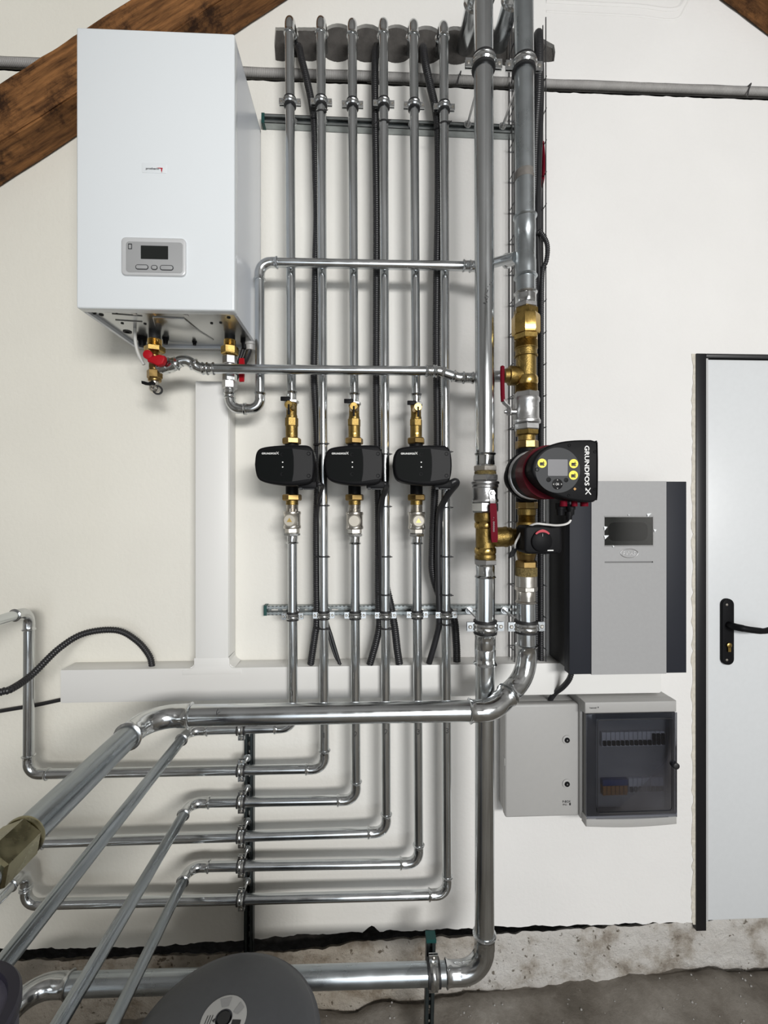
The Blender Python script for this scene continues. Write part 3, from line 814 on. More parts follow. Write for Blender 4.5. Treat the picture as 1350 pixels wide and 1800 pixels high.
# --- left riser: ball valve, tee, lower length ------------------------------------------
v = thing('ball_valve', 'silver ball valve with red lever on the left thick riser', 'valve', at_A(850))
stack(v, axA, OB, [(796, 820, 34, 'press', 'press_adapter', 'fitting_steel', 'up'), (819, 829, 42, 'hex', 'adapter_nut', 'nickel', .3), (829, 836, 40, 'thread', 'flax_seal', 'flax_thread'),
                   (834, 846, 45, 'hex', 'upper_nut', 'valve_silver', .2), (846, 852, 50, 'ring', 'collar', 'valve_silver'), (852, 883, 47, 'body', 'valve_body', 'valve_silver'), (882, 901, 45, 'hex', 'lower_nut', 'fitting_steel', .5)])
hc = W(864.5, 867, OB + 0.035)
hb = MB().lathe(hc + V3((0, 0.016, 0)), NY, [(0, 0.0085), (0.010, 0.0085)], 18).hexnut(hc + V3((0, 0.006, 0)), NY, 0.009, 0.019).lathe(hc + V3((0, -0.002, 0)), NY, [(0, 0.0052), (0.006, 0.0052), (0.007, 0.004)], 14)
hb.build('stem_nut', 'valve_silver', v)
lv = lever_handle(v, [W(864.5, 866, OB + 0.037), W(865.5, 878, OB + 0.038), W(866.5, 888, OB + 0.045)], 0.016, 0.003, 'valve_silver')
lg = lever_handle(v, [W(866.3, 885, OB + 0.046), W(866.6, 890, OB + 0.047), W(868, 920, OB + 0.048), W(868.8, 946, OB + 0.048), W(868.8, 953, OB + 0.047)], 0.0185, 0.007, 'red_dark', 'lever_grip')
lettering('- . ooooo', 0.040, 0.0042, W(868, 922, OB + 0.0525), V3((0, 0, -1)), V3((1, 0, 0)), 'print_grey', v)
v = thing('pipe_tee', 'brass tee on the left thick riser, branching right to the mixing valve', 'fitting', at_A(940))
stack(v, axA, OB, [(900, 917, 40, 'ring', 'upper_collar', 'brass_cast'), (917, 929, 39, 'ring', 'upper_bead', 'brass'), (928, 964, 34.5, 'cyl', 'tee_body', 'brass_cast'), (962, 974, 39, 'ring', 'lower_bead', 'brass'), (973, 984, 38, 'ring', 'lower_collar', 'brass_cast')])
bp0 = at_A(945); bd = (W(905, 943, OB) - bp0).normalized()
r_ = S(18.5, OB)
MB().lathe(bp0, bd, [(0, r_ * .86), (0.024, r_ * .86), (0.030, r_ * .95), (0.052, r_ * .95), (0.056, r_), (0.062, r_), (0.064, r_ * .9), (0.074, r_ * .9), (0.076, r_ * .78), (0.10, r_ * .74)], 28).build('tee_branch', 'brass_cast', v)
# lower left riser to the floor
tAl = thing('riser_pipe', 'thick pipe dropping from the left brass tee to the floor and running left along it', 'pipe', at_A(1000), 'thick risers')
stack(tAl, axA, OB, [(982, 992, 40.5, 'hex', 'nut', 'valve_silver', .2), (992, 1016, 34, 'press', 'press_adapter', 'fitting_steel')])
cA = W(851.5, 1709, OB); cL = W(50, 1733, OB)
pipe_run('riser_pipe', None, [at_A(1012), cA, cL, cL + V3((0, -0.75, 0))], R54, thing_=tAl, R=0.070, m='galvanised', mats={2: 'galvanised_dull', 3: 'galvanised_dull'})
coupling(tAl, at_A(1140), UZ, R54, (at_A(1112) - at_A(1169)).length)

# --- right riser inline parts -------------------------------------------------------------
v = thing('pipe_union', 'bright brass union at the top of the right riser fittings', 'fitting', at_B(575))
stack(v, axB, OB, [(514, 536, 37, 'press', 'press_adapter', 'fitting_steel', 'up'), (535, 544, 40, 'hex', 'adapter_nut', 'valve_silver', .3), (543, 556, 41, 'hex', 'upper_nut', 'brass_cast', .1), (555, 589, 50.5, 'oct', 'union_nut', 'brass'), (588, 600, 43, 'hex', 'lower_nut', 'brass', .4), (600, 614, 41, 'thread', 'thread', 'brass_cast')])
v = thing('pipe_tee', 'brass tee on the right riser, its branch pointing left behind the red lever', 'fitting', at_B(650))
stack(v, axB, OB, [(612, 628, 41.5, 'body', 'upper_collar', 'brass_cast'), (627, 663, 36, 'cyl', 'tee_body', 'brass_cast'), (662, 678, 41.5, 'ring', 'lower_collar', 'brass'), (677, 691, 40.5, 'thread', 'thread', 'brass_cast')])
bp0 = at_B(660.5); r_ = S(17, OB)
MB().lathe(bp0, W(880, 660.5, OB) - bp0, [(0, r_ * .86), (0.026, r_ * .86), (0.032, r_), (0.050, r_), (0.052, r_ * .78), (0.064, r_ * .70)], 28).build('tee_branch', 'brass_cast', v)
v = thing('ball_valve', 'silver ball valve with long red lever on the right thick riser', 'valve', at_B(720))
stack(v, axB, OB, [(689, 701, 42.5, 'hex', 'upper_nut', 'valve_silver', .1), (700, 745, 47.5, 'body', 'valve_body', 'valve_silver'), (738, 746, 49.5, 'ring', 'collar', 'valve_silver'), (745, 757, 44, 'hex', 'lower_nut', 'valve_silver', .3)])
hs = W(897, 724, OB + 0.004)
MB().lathe(hs + V3((0.022, 0, 0)), (-1, 0, 0), [(0, 0.008), (0.018, 0.008), (0.019, 0.010), (0.022, 0.010)], 18).hexnut(hs + V3((-0.002, 0, 0)), (-1, 0, 0), 0.009, 0.018).lathe(hs + V3((-0.011, 0, 0)), (-1, 0, 0), [(0, 0.005), (0.006, 0.005)], 12).build('stem_nut', 'valve_silver', v)
lever_handle(v, [hs + V3((-0.003, -0.004, -0.008)), hs + V3((-0.003, -0.004, 0.006)), W(895, 716, OB + .010), W(886, 708, OB + .014), W(884, 703, OB + .015)], 0.016, 0.003, 'valve_silver', 'lever', V3((0.25, -1, 0)).normalized())
MB().sweep(catmull([W(884.3, 706, OB + .015), W(883.6, 695, OB + .015), W(883, 670, OB + .015), W(883, 650, OB + .015), W(883.3, 643, OB + .015)], 6), [0.0062] * 23 + [0.0055, 0.003], 12).build('lever_grip', 'red_dark', v)
lettering('oOo ooo', 0.026, 0.004, at_B(718) + V3((0.010, -S(24, OB) * 0.975, 0)), V3((1, 0.3, 0)).normalized(), UZ, 'print_grey', v)

# --- large circulation pump ------------------------------------------------------------------
v = thing('circulation_pump', 'large black and red circulation pump with a round display on the right riser', 'pump', at_B(835))
stack(v, axB, OB, [(755, 766, 40, 'hex', 'upper_nut', 'brass_cast', .2), (765, 776, 31, 'cyl', 'upper_nipple', 'brass_cast'), (775, 789, 41, 'oct', 'upper_union_nut', 'bronze_nut'), (788, 806, 36, 'cyl', 'upper_flange', 'plastic_black'),
                   (868, 883, 36, 'cyl', 'lower_flange', 'plastic_black'), (882, 895, 39, 'oct', 'lower_union_nut', 'bronze_nut')])
OF = 0.446
pc = W(980, 827, OF); ax_ = V3((pc.x, 0, pc.z))
def yo(o): return V3((pc.x, -o, pc.z))
MB().lathe(yo(0.185), NY, [(0, 0.03), (0.01, 0.052), (0.06, 0.060), (0.075, 0.062)], 36).build('volute', 'plastic_black', v)
MB().lathe(yo(0.258), NY, [(0, 0.060), (0.004, 0.0705), (0.020, 0.0705), (0.024, 0.066)], 40).build('rear_ring', 'plastic_black', v)
MB().lathe(yo(0.280), NY, [(0, 0.064), (0.002, 0.0675), (0.014, 0.0675), (0.016, 0.064)], 40).build('steel_band', 'valve_silver', v)
MB().lathe(yo(0.294), NY, [(0, 0.0635), (0.010, 0.0635), (0.050, 0.0640)], 40).build('motor_can', 'plastic_black', v)
MB().lathe(yo(0.340), NY, [(0, 0.0655), (0.003, 0.0675), (0.058, 0.0675)], 40).build('red_shell', 'pump_red', v)
op = [(1040, 773), (1047, 775.5), (1052, 782), (1052, 870), (1048, 879), (1040, 883), (1015, 880.5), (995, 876.5), (975, 869), (957, 858), (943, 844), (936, 832), (935, 820), (940, 805), (950, 793), (966, 783), (987, 776.5), (1012, 773.5)]
poly = [W(x, y, OF) for x, y in op]; poly = catmull(poly + [poly[0]], 3)[:-1]
MB().prism(poly, NY, 0.060, 0.005).build('control_box', 'plastic_black', v)
yF = OF + 0.0006
MB().prism([V3((p.x, -yF, p.z)) for p in disc_poly(W(980.5, 826.5, yF), UX, UZ, S(40.5, OF), 48)], NY, 0.001).build('display_disc', 'plastic_grey', v)
yF += 0.0008
x0, x1, z0, z1 = rect(963, 807.5, 998, 836.5, yF)
MB().prism(rrect(x0, x1, z0, z1, -yF, 0.002, 3), NY, 0.001).build('screen', 'display_grey', v)
for cx, cy, rr, nm, mm in ((980, 851, 9.6, 'ok_button', 'plastic_black'), (964.6, 843.2, 4.3, 'home_button', 'plastic_black'), (995.3, 843.8, 4.0, 'back_button', 'plastic_black')):
    MB().prism(disc_poly(W(cx, cy, yF), UX, UZ, S(rr, OF), 24), NY, 0.001, 0.0004).build(nm, mm, v)
lettering('OK', S(6.5, OF), S(4.2, OF), W(980, 851, yF + .0004), UX, UZ, 'print_white', v)
for s_, cx, cy in (('<', 973.2, 851), ('>', 987, 851), ('^', 980, 843.6)):
    lettering(s_, S(2.2, OF), S(3.2 if s_ != '^' else 1.8, OF), W(cx, cy, yF + .0004), UX, UZ, 'print_white', v)
lettering('^', S(2.4, OF), S(1.8, OF), W(980, 858.4, yF + .0004), -UX, -UZ, 'print_white', v)
for cx, cy in ((953, 814.3), (1008.5, 815), (1008, 835.3)):
    o = MB().prism(disc_poly(W(cx, cy, yF + .0002), UX, UZ, S(8.2, OF), 28), NY, 0.0008).build('sticker', 'print_yellow', v)
    c = W(cx, cy, yF + .0006); k = S(1, OF)
    pm = MB().box(c.x - 4 * k, c.x + 1.5 * k, c.y - .0002, c.y, c.z - 4 * k, c.z + 1.5 * k).box(c.x + 2 * k, c.x + 3.2 * k, c.y - .0002, c.y, c.z - 4.5 * k, c.z + 3.5 * k).box(c.x - 4 * k, c.x + 5 * k, c.y - .0002, c.y, c.z - 0.2 * k, c.z + .8 * k).box(c.x + 1.0 * k, c.x + 4.6 * k, c.y - .0002, c.y, c.z - 3.6 * k, c.z - 2.6 * k)
    pm.build('pictogram', 'print_dark', o)
c = W(1010.5, 859.5, yF); k = S(2.8, OF)
MB().prism([c + UX * k, c + UZ * k, c - UX * k, c - UZ * k], NY, 0.001).build('orange_mark', 'print_orange', v)
yL = OF + 0.0006
lettering('GRUNDFOS', S(71, OF), S(8.0, OF), W(1031.8, 818.5, yL), V3((0, 0, -1)), UX, 'print_white', v, bold=0.0004)
# swinging X emblem after the word
c = W(1034, 863.5, yL); k = S(1, OF); em = MB()
for p, q, w in (((-5, 6), (5, -6), 1.6), ((-5, -5.5), (-1.0, -1.2), 1.6), ((0.6, 0.8), (4.2, 6), 1.3), ((-5, 6), (-4, 1), 1.2)):
    a, b = c + UX * p[0] * k + UZ * p[1] * k, c + UX * q[0] * k + UZ * q[1] * k; d = (b - a).normalized(); nn = V3((-d.z, 0, d.x))
    i0 = len(em.v); em.v += [a + nn * w * k / 2, a - nn * w * k / 2, b - nn * w * k / 2, b + nn * w * k / 2]; em.face((i0, i0 + 1, i0 + 2, i0 + 3), True)
em.build('emblem', 'print_white', v)
for cx, cy, rr in ((943.5, 825.5, 3.6), (1000, 783, 2.8), (1045, 794.5, 2.6), (1045, 860.5, 2.6), (999, 871, 2.6)):
    MB().lathe(W(cx, cy, OF - 0.002), NY, [(0, S(rr, OF)), (0.003, S(rr, OF)), (0.0028, S(rr * .7, OF)), (0.001, S(rr * .7, OF))], 16).build('screw_recess', 'gloss_black', v)
for cx, w in ((990.5, 13), (1009.5, 11), (1027, 14)):
    p = W(cx, 883, OF - 0.035); MB().cyl(p + V3((0, 0, 0.004)), p + V3((0, 0, -0.010)), S(w, OF) / 2, 16).build('red_plug', 'red_dark', v)
for (cx, cy, h, r_) in ((985, 893, .030, .012), (1003, 895, .026, .012), (1000, 908, .02, .010)):
    p = W(cx, cy, OF - 0.05); MB().lathe(p + V3((0, 0, .012)), (0, 0, -1), [(0, r_), (h * .5, r_), (h * .5, r_ * .8), (h, r_ * .75)], 14).build('cable_gland', 'plastic_black', v)

# --- mixing valve with actuator --------------------------------------------------------------
v = thing('mixing_valve', 'brass mixing valve with a black knob actuator under the large pump', 'valve', at_B(945))
stack(v, axB, OB, [(894, 906, 33, 'cyl', 'upper_nipple', 'brass_cast'), (905, 919, 31, 'thread', 'upper_thread', 'brass_cast'), (918, 976, 36, 'body', 'valve_body', 'brass_cast'), (974, 986, 36, 'cone', 'lower_cone', 'bronze_nut', 27), (985, 998, 38, 'hex', 'lower_nut', 'bronze_nut', .5), (997, 1012, 40, 'thread', 'flax_seal', 'flax_thread')])
OA = 0.340
x0, x1, z0, z1 = rect(925, 924, 988, 974, OA)
MB().prism(rrect(x0 - .004, x1, z0, z1, -OA, 0.012, 5), NY, 0.065, 0.006).build('actuator', 'plastic_black', v)
kc = W(951.5, 951.5, OA)
MB().lathe(kc + V3((0, .001, 0)), NY, [(0, S(19, OA)), (0.006, S(18.5, OA)), (0.008, S(16.5, OA)), (0.008, 0.0)], 32).build('knob', 'plastic_black', v)
am = MB(); k0 = len(am.v); n = 14
for i in range(n + 1):
    a = math.radians(48 + 84 * i / n); ri, ro = S(16.5, OA), S(21.5 - 2.2 * abs(i - n / 2) / (n / 2), OA)
    for r_ in (ri, ro): am.v.append(kc + V3((math.cos(a) * r_, -0.0088, math.sin(a) * r_)))
for i in range(n): am.face((2 * i, 2 * i + 1, 2 * i + 3, 2 * i + 2), True)
am.build('red_scale', 'print_red', v)
MB().box(kc.x - .0006, kc.x + .0006, kc.y - .0092, kc.y - .008, kc.z + S(9, OA), kc.z + S(14, OA)).build('pointer', 'print_grey', v)
p = W(967.5, 967.5, OA + .001); MB().box(p.x - .008, p.x + .008, p.y - .0006, p.y + .002, p.z - .0014, p.z + .0014).build('white_mark', 'print_white', v)
lever_handle(v, [W(915, 945, OB + .045), W(908, 958, OB + .05), W(902, 970, OB + .052), W(899, 979, OB + .052)], 0.020, 0.008, 'plastic_black', 'hand_lever', V3((.9, 0, .45)).normalized())
tag(MB().sweep(catmull([W(1003, 905, .37), W(1002, 916, .375), W(994, 921.5, .375), W(978, 923.5, .365), W(960, 922, .352), W(940, 921, .34), W(920, 932, .31), W(911, 945, .30), W(905, 960, .29), W(908, 985, .22)], 6), 0.0028, 10).build('sensor_cable', 'cable_white'), 'thin white cable from the large pump over the knob actuator', 'cable')

# --- lower right riser, thick main pipe, slanting out towards the viewer -----------------------
tM = thing('main_pipe', 'thick main pipe from the mixing valve bending left and out to the viewer', 'pipe', at_B(1030), 'thick risers')
stack(tM, axB, OB, [(1011, 1031, 39.5, 'cyl', 'socket', 'nickel'), (1030, 1038, 40.5, 'oct', 'nut', 'nickel'), (1036, 1060, 34.5, 'press', 'press_adapter', 'nickel')])
c1, c2, c3 = W(926, 1186, OB), W(866, 1249, OM), W(262, 1259, OM)
nut0 = W(59, 1442, 0.715); 
end = c3 + V3((0, -1.25, 0))
pipe_run('main_pipe', None, [at_B(1058), c1, c2, c3, end], R54, thing_=tM, rs={1: 0.085, 2: 0.085, 3: 0.075}, L=0.034, mats={4: 'galvanised_worn_dim'})
yn = -0.73
pn = V3((c3.x, yn, c3.z))
MB().lathe(pn, NY, [(0, R54 * 1.05), (0.001, R54 * 1.2), (0.006, R54 * 1.24), (0.010, R54 * 1.18)], 30).build('nut_rim', 'brass_old', tM)
MB().hexnut(pn + V3((0, -0.008, 0)), NY, 0.075, R54 * 2.26, rot=.35, ch=.1).build('union_nut', 'brass_old', tM)
mk = W(381, 1252, OM + R54 + .0004)
MB().sweep([mk + V3((0.003, 0.0012, .008)), mk + V3((0, 0, 0.002)), mk + V3((-.001, 0.0004, -.006))], 0.0009, 6).build('pen_mark', 'print_dark', tM)

# ================================================================== CLAMPS AND RAILS
def clamp(label, c, axis, r, rail_y=None, group=None, side=None, rodm='valve_silver', w=0.022):
    """two-screw pipe clamp with rubber liner; threaded rod back to the rail"""
    a = V3(axis).normalized(); t = thing('pipe_clamp', label, 'clamp', c, group)
    sd = a.cross(V3((0, 1, 0))).normalized()
    k = 1 if r < .02 else 1.35
    MB().lathe(c - a * w * .62 * k, a, [(0, r * 1.01), (.0008, r + .0045 * k), (w * 1.24 * k - .0008, r + .0045 * k), (w * 1.24 * k, r * 1.01)], 28).build('rubber_liner', 'rubber', t)
    hw = w * .38 * k; ro = r + .0052 * k
    MB().lathe(c - a * hw, a, [(0, r + .003), (.0005, ro), (hw * .5, ro + .0024), (hw * .85, ro + .0008), (hw * 1.15, ro + .0008), (hw * 1.5, ro + .0024), (hw * 2 - .0005, ro), (hw * 2, r + .003)], 28).build('band', 'fitting_steel', t)
    for s_ in (-1, 1):
        lc = c + sd * s_ * (ro + .0062 * k)
        lug = MB().obox(lc + V3((0, -.0035, 0)), .0075 * k, .0014, hw * 1.15, sd, V3((0, 1, 0)), a).obox(lc + V3((0, .0035, 0)), .0075 * k, .0014, hw * 1.15, sd, V3((0, 1, 0)), a).build('lug', 'fitting_steel', t)
        sc_ = lc + sd * s_ * .0015 + V3((0, -.005, 0))
        MB().lathe(sc_ + V3((0, .014, 0)), NY, [(0, .0022), (.012, .0022), (.012, .0042 * k), (.0145, .0042 * k), (.0165, .0025 * k), (.0165, .0)], 12).build('screw', 'nickel', lug)
    if rail_y is not None:
        MB().cyl(c + V3((0, ro, 0)), V3((c.x, rail_y + .01, c.z)), .0037, 10).build('threaded_rod', rodm, t)
        MB().lathe(V3((c.x, rail_y, c.z)), NY, [(0, .0125), (.0025, .0125), (.003, .012)], 20).hexnut(V3((c.x, rail_y - .003, c.z)), NY, .007, .0135).build('rod_nut', 'fitting_steel', t)
    return t
def rail(label, p0, p1, w=0.030, dp=0.026, cap=(True, True), slot=(0.036, 0.022), back_y=-0.001, m='rail_steel', md='rail_steel', tilt=None):
    """open slotted mounting channel between two wall points"""
    p0, p1 = V3(p0), V3(p1); a = (p1 - p0).normalized(); L = (p1 - p0).length; s_ = a.cross(V3((0, 1, 0))).normalized(); Y = V3((0, 1, 0))
    t = thing('mounting_rail', label, 'rail', p0, None)
    b0 = V3((0, back_y, 0)); th = .0011
    mid = lambda u, y, v: p0 + a * u + V3((0, back_y - y, 0)) + s_ * v
    mb = MB()
    hw = w / 2
    sw = .0052
    mb.obox(mid(L / 2, th, (hw + sw) / 2), L / 2, th, (hw - sw) / 2, a, Y, s_); mb.obox(mid(L / 2, th, -(hw + sw) / 2), L / 2, th, (hw - sw) / 2, a, Y, s_)
    u = 0.0; k = 0
    while u < L:
        bl = slot[0] - slot[1] if k % 2 == 0 else (slot[0] - slot[1]) * 1.5
        mb.obox(mid(min(L, u + bl / 2), th, 0), bl / 2, th, sw, a, Y, s_); u += bl + (slot[1] if k % 2 == 0 else slot[1] * .42); k += 1
    for q in (-1, 1):
        mb.obox(mid(L / 2, dp / 2, q * (hw - th)), L / 2, dp / 2, th, a, Y, s_)
        mb.obox(mid(L / 2, dp - th, q * (hw - .0045)), L / 2, th, .0045, a, Y, s_)
        mb.obox(mid(L / 2, dp - .004, q * (hw - .009)), L / 2, .004, th * .8, a, Y, s_)
    mb.build('channel', m, t)
    for q, on in ((0, cap[0]), (1, cap[1])):
        if on: MB().obox(mid(-.001 if q == 0 else L + .001, dp / 2, 0), .005, dp / 2 + .0015, hw + .0015, a, Y, s_).build('end_cap', 'cap_green', t)
    for u in (L * .07, L * .62):
        MB().hexnut(mid(u, .004, 0), NY, .006, .013).build('fixing_bolt', 'nickel', t)
    return t
RY = -0.0275
rail('upper mounting rail behind the small uprights, dark end cap beside the boiler', W(466, 220, 0), W(906, 239, 0))
rail('lower mounting rail behind the small uprights, green end cap at its left', W(470, 1070, 0), W(903, 1069, 0), cap=(True, False))
rail('upright mounting rail under the main pipe carrying the level small pipes', W(441, 1275, 0), W(440, 1690, 0), w=.028, cap=(False, False), m='rail_dark')
rail('short upright rail with green cap standing on the floor behind the thick floor pipe', W(756, 1640, 0.165), V3((W(751, 1790, 0.165).x, -.165, .02)), w=.026, cap=(True, False), back_y=0, m='rail_dark')

for i in range(6):
    y = [180.5, 180.5, 184.5, 183.5, 186.5, 189.5][i]; c = W(lineX(i, y), y, OS)
    clamp(f'pipe clamp on the {ordw[i]} small upright pipe, upper rail', c, W(lineX(i, y + 10), y + 10, OS) - c, R28, RY, 'clamps on the upper rail')
    y = [1083, 1081, 1081, 1081, 1080, 1080.5][i]; c = W(lineX(i, y), y, OS)
    clamp(f'pipe clamp on the {ordw[i]} small upright pipe, lower rail', c, W(lineX(i, y + 10), y + 10, OS) - c, R28, RY, 'clamps on the lower rail')
for axf, y, nm, wh in ((axA, 113, 'left', 'upper rail'), (axB, 117, 'right', 'upper rail'), (axA, 1101, 'left', 'lower rail'), (axB, 1101, 'right', 'lower rail')):
    c = W(axf(y), y, OB); clamp(f'large pipe clamp on the {nm} thick riser, {wh}', c, UZ, R54, RY, 'large clamps on the risers')
hlab = ['topmost, half hidden by the main pipe', 'second from the top', 'third from the top', 'fourth from the top', 'fifth from the top', 'lowest, just above the plinth']
for i in range(6):
    a, b = W(*left_end[i], OS), W(*corn[i], OS)
    xr = W(441, 1400, 0).x - .004; f_ = (xr - a.x) / (b.x - a.x); c = a + (b - a) * f_
    clamp(f'pipe clamp on the upright rail, {hlab[i]}', c, b - a, R28, RY, 'clamps on the upright rail')
c = W(762, 1710, OB); clamp('large pipe clamp on the thick floor pipe beside the green-capped rail', c, UX, R54, -.192, 'large clamps on the risers')

# ================================================================== BOILER
def WZ(px, py, z):
    a, b = (px - 675.0) / FPX, (893.0 - py) / FPX
    ray = V3((CO * a + SI, CO - SI * a, b)); return CAM + ray * ((z - CZ) / ray.z)
BO = 0.325
bx0, bx1 = W(134, 300, BO).x, W(412, 300, BO).x
bz1 = (W(134, 48, BO).z + W(413, 58, BO).z) / 2; bz0 = (W(134, 537, BO).z + W(411, 550, BO).z) / 2
bo = thing('wall_boiler', 'tall white electric boiler with a small grey control panel on the wall', 'boiler', (bx0, -0.02, bz0))
MB().box(bx0, bx1, -BO, -BO + 0.030, bz0, bz1, 0.0045, 3).build('front_cover', 'boiler_white', bo)
sp = MB().box(bx0 + .0015, bx0 + .010, -BO + .0315, -.026, bz0 + .001, bz1 - .001).box(bx1 - .010, bx1 - .0015, -BO + .0315, -.026, bz0 + .001, bz1 - .001).box(bx0 + .0015, bx1 - .0015, -BO + .0315, -.026, bz1 - .010, bz1 - .001)
sp.box(bx0 + .0015, bx1 - .0015, -.036, -.026, bz0 + .003, bz1 - .001)
sp.build('side_panels', 'boiler_side', bo)
MB().box(bx0 + .02, bx1 - .02, -.027, -.002, bz0 + .03, bz1 - .06).build('wall_bracket', 'rail_dark', bo)
zb_ = bz0 + .010
bp = MB().box(bx0 + .0105, bx1 - .0105, -BO + .031, -.036, zb_, zb_ + .004)
bpo = bp.build('base_plate', 'boiler_base', bo)
# pressed service lid, cable knock-outs, clips and screws under the boiler
lid = [WZ(x, y, zb_) for x, y in ((268, 556), (324, 559), (352, 582), (376, 597), (356, 603), (300, 600), (277, 590))]
MB().prism([p + V3((0, 0, -.003)) for p in lid], V3((0, 0, -1)), 0.003, 0.0018).build('service_lid', 'boiler_base', bpo)
for x, y in ((236, 551), (327, 554)):
    p = WZ(x, y, zb_); MB().box(p.x - .005, p.x + .005, p.y - .006, p.y + .006, p.z - .002, p.z + .001).build('clip', 'print_white', bpo)
for x, y, r_ in ((300, 560, .005), (388, 567, .004), (402, 558, .005), (372, 568, .004), (345, 550, .003), (165, 550, .006), (178, 553, .006), (224, 583, .012), (215, 568, .004), (255, 569, .004), (205, 550, .003)):
    p = WZ(x, y, zb_); MB().lathe(p + V3((0, 0, .001)), (0, 0, -1), [(0, r_), (.003, r_), (.003, r_ * .6), (.001, r_ * .6)], 14).build('grommet', 'plastic_dark', bpo)
for x, y, r_, h in ((250, 592, .012, .03), (291, 592, .008, .022), (342, 599, .006, .014), (430, 596, .010, .03)):
    p = WZ(x, y, zb_); MB().lathe(p, (0, 0, -1), [(0, r_ * 1.25), (h * .35, r_ * 1.25), (h * .35, r_), (h, r_ * .8)], 14).build('cable_gland', 'plastic_black', bpo)
for (x0, y0, x1, y1) in ((197, 552, 250, 556), (203, 563, 250, 566)):
    a, b = WZ(x0, y0, zb_ - .001), WZ(x1, y1, zb_ - .001); MB().sweep([a, b], .0015, 6).build('pressed_rib', 'boiler_base', bpo)
# control panel
yb = -BO
x0, x1, z0, z1 = rect(214.5, 419.5, 328, 486.5, BO)
cp = MB().prism(rrect(x0, x1, z0, z1, yb - .006, .012, 6), NY, 0.0065, 0.004).build('control_panel', 'panel_silver', bo)
x0, x1, z0, z1 = rect(221.5, 425.5, 321.5, 479.5, BO + .006)
MB().prism(rrect(x0, x1, z0, z1, yb - .0066, .008, 5), NY, 0.002, 0.0005).build('panel_face', 'panel_face', cp)
x0, x1, z0, z1 = rect(247.5, 432, 295.5, 455.5, BO + .007)
MB().prism(rrect(x0, x1, z0, z1, yb - .0072, .001, 2), NY, 0.0012).build('screen', 'screen_dark', cp)
for bx in ((238, 465, 261, 474), (265.5, 466, 277, 474.5), (281, 466, 305, 475.5)):
    x0, x1, z0, z1 = rect(*bx, BO + .007)
    rr = (z1 - z0) / 2 - .0003
    o = MB().prism(rrect(x0, x1, z0, z1, yb - .0074, rr, 5), NY, 0.001).build('button_rim', 'plastic_grey', cp)
    MB().prism(rrect(x0 + .002, x1 - .002, z0 + .002, z1 - .002, yb - .0084, rr - .002, 5), NY, 0.001, .0004).build('button', 'panel_face', o)
x0, x1, z0, z1 = rect(225, 428, 232, 438, BO + .007)
MB().prism(rrect(x0, x1, z0, z1, yb - .0070, .001, 2), NY, .0004).build('emblem', 'plastic_grey', cp)
MB().prism(rrect(x0 + .002, x1 - .002, z0 + .002, z1 - .003, yb - .0073, .001, 2), NY, .0003).build('emblem', 'panel_face', cp)
# name plate
x0, x1, z0, z1 = rect(249.5, 287, 293, 304.5, BO)
npo = MB().prism(rrect(x0, x1, z0, z1, yb - .0008, .003, 4), NY, .0012, .0004).build('name_plate', 'boiler_white', bo)
lettering('protherm', S(22, BO), S(4.6, BO), W(268, 296.8, BO + .0012), UX, UZ, 'print_dark', npo, bold=.0002)
em = MB()
for tri in (((275, 294.3), (286, 295), (284.6, 297.4)), ((286, 295), (284.2, 304.2), (282.6, 298))):
    b = len(em.v); em.v += [W(x, y, BO + .0012) for x, y in tri]; em.face((b, b + 1, b + 2), True)
em.build('emblem', 'print_red', npo)

# --- boiler valves ---------------------------------------------------------------------
OV = 0.160
axL = lambda y: 272.0 + (0 if y < 624 else 0)
v = thing('boiler_valve', 'brass valve with red wing handle and drain cock under the left of the boiler', 'valve', W(272, 600, OV))
stack(v, axL, OV, [(576, 598, 19.5, 'cyl', 'collar', 'rubber'), (597, 609, 23.5, 'thread', 'union_collar', 'brass'), (609, 620, 32, 'hex', 'union_nut', 'brass', .2), (619, 626, 16, 'thread', 'thread', 'brass'), (625, 653, 19, 'cyl', 'valve_body', 'bronze_nut'), (651, 666, 24, 'hex', 'lower_nut', 'bronze_nut', .3), (665, 671, 22, 'ring', 'lower_ring', 'bronze_nut'), (670, 682, 14, 'cyl', 'drain_neck', 'nickel')])
p = W(272, 632, OV); 
MB().lathe(p + V3((0, -.014, 0)), NY, [(0, .009), (.02, .009), (.021, .013), (.030, .013), (.032, .008)], 16).build('handle_hub', 'red_paint', v)
q = W(273, 632, OV + .045)
MB().prism([q + V3((dx, 0, dz)) for dx, dz in ((-.024, .001), (-.022, .006), (-.008, .010), (.010, .015), (.024, .012), (.026, .002), (.020, -.012), (.006, -.017), (-.008, -.010), (-.022, -.006))], NY, .016, .004).build('wing_handle', 'red_paint', v)
MB().lathe(W(279, 649, OV), W(309, 638, OV + .006) - W(279, 649, OV), [(0, .016), (.010, .016), (.011, .021), (.026, .021), (.028, .018), (.034, .018), (.035, .0215), (.041, .0215), (.043, .018), (.056, .017)], 24).build('side_outlet', 'fitting_steel', v)
p = W(272, 684, OV + .004)
MB().lathe(p + V3((0, .012, 0)), NY, [(0, .009), (.006, .0125), (.016, .0135), (.024, .0115), (.028, .008), (.028, .0045), (.018, .004)], 20).build('drain_cock', 'nickel', v)
MB().ring(W(277, 685.5, OV + .012), (.35, -1, 0), .0115, .0028, 24, 8).build('drain_cap_ring', 'rubber', v)
MB().prism([W(x, y, OV + .02) for x, y in ((248, 669), (254, 670), (260, 672), (268, 669), (272, 672), (271, 678), (262, 677), (254, 676), (248.5, 674))], NY, .006, .0015).build('drain_handle', 'plastic_black', v)
OV2 = 0.128
axR = lambda y: 404.0
v = thing('boiler_valve', 'brass and steel valve with a flat red lever under the right of the boiler', 'valve', W(404, 620, OV2))
